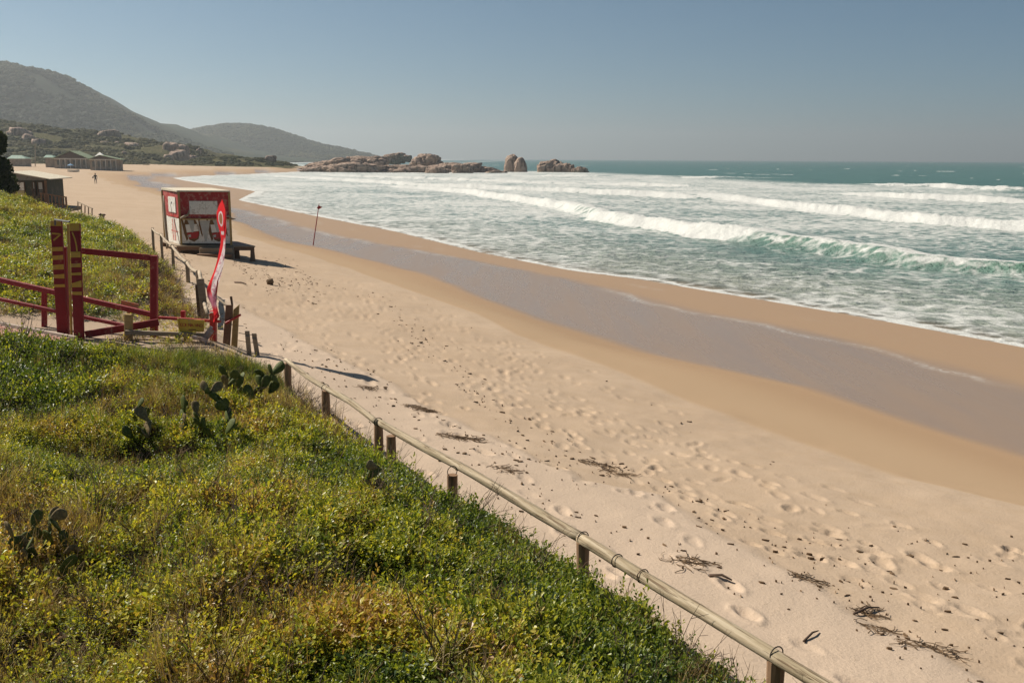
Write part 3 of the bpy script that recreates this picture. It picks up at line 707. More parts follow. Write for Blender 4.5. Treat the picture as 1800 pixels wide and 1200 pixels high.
def pick_path(x, y, z, fl, n1, n2, n3, r_):
    inl = fl['inl']; n = x.size
    k = (inl > .5) & (y > 16) & (y < 21) & (r_.rand(n) < .10 + .5 * ss(.1, .5, n2)) & ~((np.abs(y - 19.0 + (x + 9.2) * .62) < 1.0) & (x < -7.6))
    return k, np.where(r_.rand(n) < .5, r_.randint(7, 10, n), r_.randint(0, 5, n)), .5 + r_.normal(0, .2, n), r_.uniform(.8, 1.4, n)
cover('path_weeds', -12, -4.5, 16, 21, .17, pick_path, .9, 'sparse weeds and straw around the foot of the red gate', 8)

# shrubs on the far slopes
def bush_mesh(seed, nleaf=420):
    r_ = random.Random(seed); vs = []; fs = []; lv = []
    lobes = [(Vector((r_.uniform(-.45, .45), r_.uniform(-.45, .45), r_.uniform(.15, .5))), r_.uniform(.3, .55)) for _ in range(6)]
    for i in range(nleaf):
        c, ra = lobes[i % 6]; d = Vector((r_.gauss(0, 1), r_.gauss(0, 1), r_.gauss(.25, .9))).normalized()
        p = c + d * ra * r_.uniform(.75, 1.05)
        if p.z < -.1: continue
        u = Vector((r_.gauss(0, 1), r_.gauss(0, 1), r_.gauss(0, 1))).cross(d).normalized(); w = d.cross(u) + d * r_.uniform(-.6, .6); s_ = r_.uniform(.07, .15)
        o = len(vs); vs += [p - u * s_, p + w * s_ * .8, p + u * s_, p - w * s_ * .8]; fs.append((o, o + 1, o + 2, o + 3)); lv += [r_.random()] * 4
    for c, ra in lobes:                                  # inner mass so the bush is not see-through
        bm = bmesh.new(); bmesh.ops.create_icosphere(bm, subdivisions=2, radius=ra * .82, matrix=Matrix.Translation(c)); o = len(vs)
        for v in bm.verts: vs.append(v.co.copy() + v.normal * r_.uniform(-.06, .06)); lv.append(.2)
        fs += [tuple(v.index + o for v in f.verts) for f in bm.faces]; bm.free()
    return vs, fs, lv
bush_kit = kit('bush_kit', [to_mesh('bush', bush_mesh(40 + i), M['bush']) for i in range(4)])
def bushes(name, n, x0, x1, y0, y1, fn, s0, s1, keepfn, label, seed, flat=.7):
    r_ = np.random.RandomState(seed); x = r_.uniform(x0, x1, n); y = r_.uniform(y0, y1, n); z = fn(x, y); k = keepfn(x, y, z) & (z > 1.0)
    x, y, z = x[k], y[k], z[k]; n = x.size; s_ = r_.uniform(s0, s1, n) ** 1.0
    patch = fbm(x / (s1 * 9), y / (s1 * 9), 3, seed)
    scatter(name, bush_kit, np.stack([x, y, z - s_ * .12], -1), np.stack([x * 0, x * 0, r_.uniform(0, 6.28, n)], -1), np.stack([s_, s_, s_ * flat * r_.uniform(.7, 1.2, n)], -1), r_.randint(0, 4, n), np.clip((.45 if 'scrub' in name else .28) + .6 * patch + r_.normal(0, .14, n) + (.25 if 'scrub' in name else 0), 0, 1), label)
bushes('hill_forest', 16000, -1500, -420, 960, 1560, big_h, 3.5, 11, lambda x, y, z: fbm(x / 60, y / 60, 3, 301) > -.38, 'dark green forest covering the tall hill on the left', 31)
bushes('headland_forest', 9000, -1000, -330, 2080, 2540, far_h, 6, 12, lambda x, y, z: x < 1e9, 'dark green forest covering the distant headland', 32)
bushes('hill_scrub', 7500, -420, -170, 445, 625, low_h, 1.2, 3.2, lambda x, y, z: fbm(x / 18, y / 18, 3, 302) > -.12, 'olive scrub over the low hill behind the beach bars', 33)
bushes('dune_scrub', 1500, -186, -107, 471, 535, dune_h, .9, 2.2, lambda x, y, z: (fbm(x / 9, y / 9, 3, 303) > -.25) & (z > 2.0), 'low scrub over the far end of the beach', 34, .6)

# ------------------------------------------------------------------ granite
def rock_mat():
    t = NT('pink_granite'); n = t.noise(.35, 6, .65); n2 = t.noise(3.0, 5, .7); st = t.noise(1.0, 4, .6, vec=t.mapping((.7, .7, .09)))
    c = t.ramp(n, [(.3, (0.27, 0.185, 0.14)), (.5, (0.36, 0.26, 0.20)), (.7, (0.45, 0.35, 0.27))])
    c = t.mix(t.maprange(st, .5, .62, 0, .85), c, (0.085, 0.065, 0.055))
    c = t.mix(t.maprange(n2, .55, .75, 0, .4), c, (0.17, 0.13, 0.11))
    return t.bsdf(c, .9, t.bump(t.math('ADD', n2, st), .6, .4), .2)
M['rock'] = rock_mat()
def boulder(name, loc, size, seed, label, cat='boulder', group=None, rz=0.0, tilt=(0, 0), sub=5, rough=.19, block=.75, lop=0.0, crack=1.0):
    bm = bmesh.new(); bmesh.ops.create_icosphere(bm, subdivisions=sub, radius=1.0); so = Vector((seed * 7.31, seed * 3.7, seed * 1.9))
    for v in bm.verts:
        p = v.co.normalized(); m_ = max(abs(p.x), abs(p.y), abs(p.z)); q = p * (1 - block * .55) + (p / m_) * (block * .42)
        f = 1 + rough * 1.7 * mnoise.noise(p * 1.1 + so) + rough * .9 * mnoise.noise(p * 2.4 + so) + rough * .35 * mnoise.noise(p * 6 + so)
        cr = abs(mnoise.noise(Vector((p.x * 1.6, p.y * 1.6, p.z * .7)) + so * 2)); f -= crack * .20 * math.exp(-(cr / .05) ** 2)
        cr = abs(mnoise.noise(Vector((p.x * 1.2, p.y * 1.2, p.z * 3.0)) - so)); f -= crack * .15 * math.exp(-(cr / .05) ** 2)
        cr = abs(mnoise.noise(Vector((p.x * 3.2, p.y * 3.2, p.z * 2.0)) - so * 3)); f -= crack * .07 * math.exp(-(cr / .05) ** 2)
        q = q * f; q.z *= 1 + lop * q.x
        v.co = Vector((q.x * size[0] / 2, q.y * size[1] / 2, q.z * size[2] / 2))
    me_ = bpy.data.meshes.new(name); bm.to_mesh(me_); bm.free(); me_.polygons.foreach_set('use_smooth', np.ones(len(me_.polygons), bool))
    o = link(name, me_, M['rock']); o.location = loc; o.rotation_euler = (tilt[0], tilt[1], rz)
    return tag(o, label, cat, group)
def px_boulder(cx, top, base, w, d, seed, label, dep=1.0, sink=.45, **k):
    s_ = d / F; W = w * s_; Hh = (base - top) * s_ * .86; c = D(cx, base, d)
    full = Hh / (1 - sink); return boulder('boulder', (c.x, c.y, c.z + Hh - full / 2), (W * 1.08, W * dep, full * 1.02), seed, label, 'boulder', 'granite rocks off the point', **k)
RK = [
 (592, 276, 301, 120, 440, 1, 'long pale granite slab at the left end of the sea rocks', .55, dict(lop=.35)),
 (648, 271, 290, 76, 446, 2, 'dark streaked granite block topping the left sea slab', .6, dict(lop=.15)),
 (628, 283, 303, 120, 420, 3, 'low front granite slab with vertical joints at the left of the sea rocks', .4, dict(block=.8)),
 (715, 287, 305, 120, 425, 4, 'smooth pinkish slab in the middle front of the sea rocks', .45, {}),
 (748, 267, 290, 54, 450, 5, 'rounded granite dome rising above the middle of the sea rocks', .8, {}),
 (800, 281, 305, 96, 430, 6, 'broad hummock right of the rounded dome on the sea rocks', .6, {}),
 (812, 286, 301, 36, 412, 7, 'small dark grey stone in front of the broad hummock', .8, {}),
 (768, 291, 306, 42, 408, 8, 'grey wedge of rock at the waterline below the dome', .7, {}),
 (848, 290, 306, 84, 432, 9, 'low tapering rock at the right end of the main sea rocks', .5, dict(lop=-.4)),
 (900, 268, 301, 28, 455, 10, 'tall upright egg shaped rock standing in the surf', .9, dict(block=.2, rough=.09, crack=.3)),
 (915, 274, 301, 22, 452, 11, 'narrower upright rock leaning on the tall egg shaped rock', .9, dict(block=.2, rough=.1, crack=.3)),
 (972, 278, 303, 54, 460, 12, 'rounded hump of rock in white surf near the horizon', .8, {}),
 (998, 284, 303, 26, 456, 13, 'small shoulder of rock right of the rounded surf hump', .8, {}),
 (1020, 292, 304, 32, 452, 14, 'lowest outermost rock at the right end in the surf', .6, dict(lop=-.3)),
 (872, 298, 307, 40, 424, 15, 'flat wave washed ledge between the main rocks and the upright rocks', .5, {}),
 (694, 266, 279, 36, 640, 16, 'grey jagged rock far behind the main sea rocks', .6, dict(rough=.3)),
 (712, 272, 280, 26, 640, 17, 'low grey rock beside the far jagged rock', .6, dict(rough=.3)),
 (560, 289, 303, 60, 425, 18, 'small sloping slab where the sea rocks meet the sand', .6, dict(lop=.5)),
]
for cx, t_, b_, w, d, sd, lb, dep, kw in RK: px_boulder(cx, t_, b_, w, d, sd, lb, dep, **kw)
HR = [
 (34, 236, 44, 14, 'large pale slab near the top of the low hill at the left'),
 (50, 246, 26, 11, 'grey boulder just below the large pale hill slab'),
 (68, 255, 32, 14, 'grey brown boulder lowest of three at the left of the low hill'),
 (190, 241, 46, 14, 'broad bare granite outcrop on the crest of the low hill'),
 (183, 253, 18, 6, 'small pale stone under the crest outcrop, left one'),
 (205, 254, 14, 6, 'small pale stone under the crest outcrop, right one'),
 (232, 259, 34, 10, 'long sloping granite rib right of the crest outcrop'),
 (220, 272, 14, 7, 'round pale boulder low on the scrub slope above the green roofed bar'),
 (300, 262, 34, 15, 'dark stacked boulder on top of the rocky point'),
 (320, 266, 28, 14, 'dark rounded boulder at the right of the rocky point'),
 (316, 280, 38, 20, 'big pale round boulder in the middle of the rocky point'),
 (296, 281, 22, 12, 'grey boulder left of the big pale one on the rocky point'),
 (338, 282, 24, 12, 'boulder at the seaward foot of the rocky point'),
 (349, 268, 10, 8, 'pale block at the edge of the rocky point'),
]
for i, (cx, b_, w, h, lb) in enumerate(HR):
    q = hit(cx, b_, low_h, 445, 640); s_ = q.y / F
    boulder('boulder', (q.x, q.y, q.z + h * s_ * .12), (w * s_, w * s_ * .8, h * s_ * 1.5), 50 + i, lb, 'boulder', 'granite boulders on the low hill', rz=i, sub=3, tilt=(0, .15))
q = hit(476, 284, dune_h, 470, 530); boulder('boulder', (q.x, q.y, q.z + 1), (6, 5, 4.5), 80, 'lone pale boulder on the low scrub at the far end of the beach', 'boulder', 'granite boulders on the low hill', sub=3)
# ------------------------------------------------------------------ post and rail fence along the dune foot
def rail_part(a, b, r0, r1, seed, parent, name='rail', mat=None, nseg=26, n=14, sag=0.0):
    """a rough round timber with a length-wise uv, slightly bowed"""
    a = Vector(a); b = Vector(b); d = (b - a); L = d.length; d.normalize(); x = d.cross(Vector((0, 0, 1))).normalized(); y = x.cross(d)
    vs = []; fs = []; uv = []
    for i in range(nseg + 1):
        t_ = i / nseg; c = a + (b - a) * t_ + x * .06 * mnoise.noise(Vector((t_ * 2.0, seed, 0))) + y * (.04 * mnoise.noise(Vector((t_ * 2.2, seed, 9))) - sag * 4 * t_ * (1 - t_))
        for k in range(n):
            an = 2 * math.pi * k / n; rad = (r0 + (r1 - r0) * t_) * (1 + .16 * mnoise.noise(Vector((t_ * L * 1.1, math.cos(an) * 1.2 + seed, math.sin(an) * 1.2))) + .07 * mnoise.noise(Vector((t_ * L * 7, math.cos(an) * 3, math.sin(an) * 3 + seed))))
            vs.append(c + (x * math.cos(an) + y * math.sin(an)) * rad)
    for i in range(nseg):
        for k in range(n):
            fs.append((i * n + k, i * n + (k + 1) % n, (i + 1) * n + (k + 1) % n, (i + 1) * n + k))
            u0, u1 = i / nseg * L + seed * 3, (i + 1) / nseg * L + seed * 3; uv += [(u0, k / n), (u0, (k + 1) / n), (u1, (k + 1) / n), (u1, k / n)]
    fs += [tuple(range(n - 1, -1, -1)), tuple(range(nseg * n, nseg * n + n))]; uv += [(seed, .1 * k) for k in range(2 * n)]
    off = parent_world(parent).inverted() if parent else Matrix()
    me_ = bpy.data.meshes.new(name); me_.from_pydata([tuple(off @ v) for v in vs], [], fs); me_.update()
    ul = me_.uv_layers.new(name='UVMap'); ul.data.foreach_set('uv', np.array(uv, np.float32).ravel())
    me_.polygons.foreach_set('use_smooth', np.ones(len(me_.polygons), bool))
    return link(name, me_, mat or M['rail'], parent)
def post_part(x, y, top, parent, rad=.06, deep=.35, mat=None, lean=(0, 0), name='post'):
    m = MB(); zb = gz(x, y) - deep; n = 7
    m.tube([Vector((x + lean[0] * k / (n - 1), y + lean[1] * k / (n - 1), zb + (top - zb) * k / (n - 1))) for k in range(n)], [rad * (1 + .05 * math.sin(k * 2.1 + x)) for k in range(n)], 12)
    return m.build(name, mat or M['post'], parent, smooth=False, bevel=0)
def tie_part(p, axis, rad, parent):
    d = Vector(axis).normalized(); x = d.orthogonal().normalized(); y = d.cross(x); m = MB()
    m.tube([Vector(p) + (x * math.cos(k * 2 * math.pi / 16) + y * math.sin(k * 2 * math.pi / 16)) * rad for k in range(17)], .0045, 5, False)
    return m.build('wire_tie', M['wire'], parent, smooth=True)
RZ = 3.0
posts_px = [(1365, 1150), (1025, 945), (795, 828), (665, 742), (572, 682)]
pp = [P(a, b, RZ) for a, b in posts_px]
ext = pp[0] + (pp[0] - pp[1]) * 1.0; pp = [ext] + pp + [P(505, 634, RZ + .02)]
fence = tag(empty('rail_fence', (pp[3].x, pp[3].y, gz(pp[3].x, pp[3].y))), 'pale round log post and rail fence wired together, running below the near dune', 'fence')
bridges = [(pp[0], pp[2], .045, .047), (pp[2], pp[4], .045, .042), (pp[4], pp[6], .038, .034)]
for i, (a, b, r0, r1) in enumerate(bridges):
    d = (b - a).normalized() * .12
    o_ = Vector((0, 0, 0 if i % 2 == 0 else .004))
    rail_part(a - d * .2 + o_, b + d * (.2) + o_, r0, r1, i + 1.3, fence, sag=.01)
for i, p in enumerate(pp):
    post_part(p.x, p.y, p.z - .036, fence, .054)
    if i < 6: tie_part(p + Vector((0, 0, 0)), (pp[min(i + 1, 6)] - pp[max(i - 1, 0)]), .053, fence)
q = P(685, 756, RZ); post_part(q.x + .02, q.y - .05, RZ - .05, fence, .055)
for px_, py_ in ((1085, 985), (1130, 1012)): tie_part(P(px_, py_, RZ), pp[1] - pp[2], .052, fence)

M['greyrail'] = wood('bleached_rail', (0.30, 0.23, 0.16), (0.50, 0.41, 0.30), grain=(4, 4, 4))
fp = [D(348, 478, 27.0), D(329, 462, 29.5), D(303, 432, 33.5), D(283, 412, 36.5), D(268, 402, 39)]
fence2 = tag(empty('rail_fence', (fp[1].x, fp[1].y, gz(fp[1].x, fp[1].y))), 'bleached rail fence slanting down the dune edge in front of the kiosk', 'fence')
for i in range(4): rail_part(fp[i], fp[i + 1], .05 - .004 * i, .046 - .004 * i, i + 9.1, fence2, nseg=10, n=10, sag=.06, mat=M['greyrail'])
for i, p in enumerate(fp): post_part(p.x, p.y, p.z + .04, fence2, .06 if i < 2 else .05, mat=M['greywood'])
tie_part(fp[1], fp[1] - fp[2], .085, fence2)
q0 = D(350, 478, 26.8); rail_part(q0, D(366, 552, 21.5), .05, .045, 14.2, fence2, 'fallen_rail', nseg=10, n=10, mat=M['greyrail'])
rail_part(D(352, 480, 26.6), Vector((q0.x + .15, 26.4, gz(q0.x + .15, 26.4))), .045, .045, 15.2, fence2, 'brace', nseg=8, n=10, mat=M['greyrail'])
b0 = D(360, 505, 22.6); 
stk = tag(empty('driftwood_stake', (b0.x, b0.y, gz(b0.x, b0.y))), 'broad grey weathered stake leaning at the dune scarp left of the banner', 'stake')
part('stake', M['greywood'], stk, lambda m: m.beam(D(352, 490, 22.6), Vector((D(362, 560, 22.6).x, 22.6, gz(b0.x, 22.6) - .2)), .16, .05, (0, 1, 0)))
part('split', M['darkwood'], stk, lambda m: m.beam(D(347, 500, 22.75), Vector((D(352, 560, 22.75).x, 22.75, gz(b0.x, 22.7) - .2)), .10, .04, (0, 1, 0)))
pole = tag(part('grey_pole', M['greywood'], None, lambda m: m.tube([D(378, 520, 20.5), D(402, 540, 20.0)], .022, 8)), 'short grey pole jutting from behind the banner towards the wooden stakes', 'pole')

# ------------------------------------------------------------------ red gate with striped boards
gd = 18.6
gb = D(110, 600, gd); gate = tag(empty('red_gate', (gb.x, gb.y, gz(gb.x, gb.y))), 'red painted stair railing and gate frame on the dune path', 'railing')
def beam_px(m, a, da, b, db, w, t_, up=(0, 0, 1)): m.beam(D(a[0], a[1], da), D(b[0], b[1], db), w, t_, up)
def gpart(name, mat, *segs, parent=None):
    m = MB()
    for s_ in segs: beam_px(m, *s_)
    return m.build(name, mat, parent or gate, bevel=.006)
gpart('top_rail', M['red'], ((143, 441), 18.5, (266, 453), 18.8, .05, .11))
gpart('post', M['red'], ((271, 449), 18.8, (271, 612), 18.8, .13, .10, (0, 1, 0)))
gpart('handrail', M['red'], ((-60, 478), 20.0, (268, 553), 18.86, .06, .10))
gpart('lower_rail', M['red'], ((-60, 513), 20.0, (222, 573), 19.0, .05, .07))
gpart('post', M['red'], ((78, 512), 19.6, (78, 592), 19.6, .09, .08, (0, 1, 0)))
gpart('post', M['red'], ((113, 434), 18.75, (118, 606), 18.75, .09, .08, (0, 1, 0)))
gpart('brace', M['darkred'], ((150, 588), 18.3, (279, 566), 18.66, .06, .13))
gpart('thin_rail', M['brightred'], ((279, 558), 18.9, (388, 565), 18.75, .05, .05))
gpart('post', M['brightred'], ((322, 546), 19.1, (322, 612), 19.1, .08, .08, (0, 1, 0)))
gpart('post', M['brightred'], ((375, 546), 18.8, (375, 615), 18.8, .12, .11, (0, 1, 0)))
gpart('base_rail', M['greywood'], ((220, 584), 18.2, (362, 589), 18.5, .09, .08))
gpart('post', M['trim'], ((226, 552), 18.3, (226, 612), 18.3, .13, .10, (0, 1, 0)))

def striped(name, x_top, x_bot, y_top, y_bot, d, wpx, stripes, label, marks):
    a = D(x_top, y_top, d); b = D(x_bot, y_bot, d); w = wpx * d / F; root = tag(empty(name, (b.x, b.y, gz(b.x, b.y))), label, 'board')
    dv = (a - b); ax = dv.normalized(); sx = ax.cross(Vector((0, 1, 0))).normalized()
    if sx.x < 0: sx = -sx
    part('board', M['darkred'], root, lambda m: m.hexa([b - sx * w / 2 + Vector((0, 0, 0)), b + sx * w / 2, b + sx * w / 2 + Vector((0, .05, 0)), b - sx * w / 2 + Vector((0, .05, 0)),
                                                        a - sx * w / 2, a + sx * w / 2, a + sx * w / 2 + Vector((0, .05, 0)), a - sx * w / 2 + Vector((0, .05, 0))]), bevel=.004)
    def at(u, v): return a + (b - a) * ((v - y_top) / (y_bot - y_top)) + sx * w * (u - .5) + Vector((0, -.004, 0))
    for y0, y1, y2, y3 in stripes:                       # left edge y0..y1, right edge y2..y3
        part('stripe', M['yellow'], root, lambda m: m.add([at(.02, y0), at(.02, y1), at(.98, y3), at(.98, y2)], [(0, 1, 2, 3)]))
    for mk in marks:
        m = MB()
        for (u0, v0), (u1, v1) in zip(mk[:-1], mk[1:]):
            p0, p1 = at(u0, v0), at(u1, v1); n_ = (p1 - p0).cross(Vector((0, 1, 0))).normalized() * .014; m.add([p0 - n_, p0 + n_, p1 + n_, p1 - n_], [(0, 1, 2, 3)])
        m.build('painted_mark', M['yellow'], root)
    return root
bA = striped('striped_board', 98, 111, 389, 606, 18.55, 20, [(389, 397, 389, 397), (434, 441, 433, 440), (449, 456, 447, 455), (465, 473, 463, 472), (482, 488, 480, 488), (499, 504, 498, 503)],
        'dark red board with five even yellow stripes and a sideways V, left of the pair', [[(.1, 410), (.9, 411), (.2, 422)]])
bB = striped('striped_board', 131, 139, 393, 614, 18.2, 18, [(393, 406, 392, 405), (442, 452, 441, 451), (463, 469, 461, 468), (479, 483, 477, 482), (497, 504, 491, 503), (512, 517, 511, 517)],
        'dark red board with uneven yellow stripes and a curved stroke, right of the pair', [[(.25, 408), (.5, 420), (.62, 432), (.66, 443)]])
part('lit_edge_strip', M['yellow'], bB, lambda m: m.beam(D(119.5, 394, 18.27), D(126.5, 612, 18.27), .022, .06, (0, 1, 0)))  # sunlight on the board's left edge, put in as a yellow strip
tag(part('metal_bar', M['metal'], None, lambda m: m.tube([D(97, 396, 18.5), D(97, 386, 18.5), D(122, 390, 18.22)], .018, 6)), 'thin dark metal bar joining the tops of the striped boards', 'bar')

# signs
def text_mesh(s_, size, mat, parent, origin, xdir, ydir, name='lettering', extr=.002):
    cu = bpy.data.curves.new(name, 'FONT'); cu.body = s_; cu.size = size; cu.extrude = extr; cu.align_x = 'CENTER'; cu.align_y = 'CENTER'
    tmp = bpy.data.objects.new(name, cu); COL.objects.link(tmp); dg = bpy.context.evaluated_depsgraph_get(); dg.update()
    me_ = bpy.data.meshes.new_from_object(tmp.evaluated_get(dg)); bpy.data.objects.remove(tmp); bpy.data.curves.remove(cu)
    xd = Vector(xdir).normalized(); yd = Vector(ydir).normalized(); nd = xd.cross(yd); Mx = Matrix((xd, yd, nd)).transposed().to_4x4(); Mx.translation = Vector(origin)
    me_.transform(parent_world(parent).inverted() @ Mx); me_.materials.clear()
    return link(name, me_, mat, parent)
sd = 18.45
sg = tag(empty('wooden_sign', tuple(Vector((D(325, 600, sd).x, sd, gz(D(325, 600, sd).x, sd))))), 'small yellow wooden sign with red lettering hung under the red rail', 'sign')
s00, s10, s11, s01 = D(315, 585, sd), D(358, 583, sd), D(359, 563, sd), D(312, 560, sd)
part('panel', M['signyellow'], sg, lambda m: m.hexa([s00, s10, s10 + Vector((0, .025, 0)), s00 + Vector((0, .025, 0)), s01, s11, s11 + Vector((0, .025, 0)), s01 + Vector((0, .025, 0))]))
part('post', M['yellow'], sg, lambda m: m.beam(D(328, 584, sd + .05), D(328, 614, sd + .05), .09, .08, (0, 1, 0)))
part('edge_batten', M['signyellow'], sg, lambda m: m.beam(D(313, 560, sd - .02), D(316, 584, sd - .02), .02, .03, (0, 1, 0)))
sc_ = (s00 + s10 + s11 + s01) / 4; sx_ = (s10 - s00 + s11 - s01)
xl = -.205
for ch, wd in (('C', .052), ('O', .056), ('I', .026), (' ', .030), ('N', .056), ('A', .054), (' ', .030), ('V', .052), ('N', .056), ('O', .056)):
    if ch != ' ': text_mesh(ch, .085, M['redprint'], sg, sc_ + Vector((xl + wd / 2, -.006, .012 - xl * .04)), sx_, (0, 0, 1), 'letter')
    xl += wd * .90
part('faded_line', M['brownprint'], sg, lambda m: m.beam(sc_ + Vector((-.05, -.006, -.07)), sc_ + Vector((.09, -.006, -.072)), .004, .018))
od = 19.6
so = tag(empty('plank_sign', tuple(Vector((D(226, 560, od).x, od, gz(D(226, 560, od).x, od))))), 'small orange plank sign on a stick behind the red handrail', 'sign')
part('plank', paint('orange_paint', (0.55, 0.20, 0.09), .6), so, lambda m: m.beam(D(213, 531, od), D(243, 538, od), .03, .085))
part('stick', M['trim'], so, lambda m: m.beam(D(227, 536, od + .04), D(224, 600, od + .04), .05, .04, (0, 1, 0)))

# wooden stakes with a red cross-piece, and loose slats
kd = 18.9
kx = D(405, 605, kd)
st = tag(empty('plank_stakes', (kx.x, kx.y, gz(kx.x, kx.y))), 'pair of upright rough wooden planks crossed by a red stick at the beach entrance', 'stakes')
def plank(m, xt, yt, xb, yb, w, d, t_=.035, point=.0):
    a = D(xt, yt, d); b = D(xb, yb, d); b.z = min(b.z, gz(b.x, b.y) - .15); sx = Vector((w / 2, 0, 0)); dy = Vector((0, t_, 0)); up = Vector((0, 0, point))
    m.hexa([b - sx, b + sx, b + sx + dy, b - sx + dy, a - sx - up, a + sx, a + sx + dy, a - sx - up + dy])
part('plank', M['brownwood'], st, lambda m: plank(m, 403, 536, 396, 608, .14, kd), bevel=.006)
part('plank', M['trim'], st, lambda m: plank(m, 415, 535, 410, 608, .12, kd + .08, point=.10), bevel=.006)
part('spike', M['darkwood'], st, lambda m: m.tube([D(406, 521, kd + .03), D(408, 535, kd + .03), D(407, 560, kd + .03)], [.028, .022, .03], 6))
part('cross_stick', M['brightred'], st, lambda m: m.tube([D(397, 568, kd - .03), D(423, 553, kd - .05)], .022, 8))
for i, (a, b) in enumerate((((372, 574), (352, 600)), ((374, 580), (358, 603)), ((338, 592), (365, 598)))):
    tag(part('loose_slat', paint('faded_slat_%d' % i, (0.42, 0.36, 0.36), .8, .3), None, lambda m: m.beam(D(a[0], a[1], 18.3 - .06 * i), D(b[0], b[1], 18.3 - .06 * i), .03, .06)),
        ['uppermost grey slat leaning against the red post', 'lower grey slat leaning against the red post', 'grey slat lying flat below the yellow sign'][i], 'slat')
wr = tag(empty('fence_wire', (kx.x, kx.y, gz(kx.x, kx.y))), 'thin wires strung past the wooden stakes at the beach entrance', 'wire')
for (a, b) in (((383, 533), (400, 537)), ((380, 556), (398, 562)), ((420, 585), (452, 589)), ((418, 598), (458, 603))):
    part('wire_strand', M['wire'], wr, lambda m: m.tube([D(a[0], a[1], 18.85), D((a[0] + b[0]) / 2, (a[1] + b[1]) / 2 + 1, 18.85), D(b[0], b[1], 18.85)], .006, 5))
for k, (x0, y0, x1, y1) in enumerate(((434, 582, 438, 612), (446, 586, 453, 612))):  # grey strips built in place of the plank shadows on the sand
    a = D(x0, y0, 18.5); bx = D(x1, y1, 18.4)
    bw = tag(empty('fence_plank', (bx.x, bx.y, gz(bx.x, bx.y))), ['left of two grey planks set upright in the sand beyond the crossed stakes', 'right of two grey planks set upright in the sand beyond the crossed stakes'][k], 'plank')
    part('board', M['greywood'], bw, lambda m: plank(m, x0, y0, x1, y1, .085, 18.45), bevel=.005); part('nail_strip', M['metal'], bw, lambda m: m.beam(D(x0 - 3, y0 + 8, 18.43), D(x0 + 5, y0 + 9, 18.43), .01, .02))

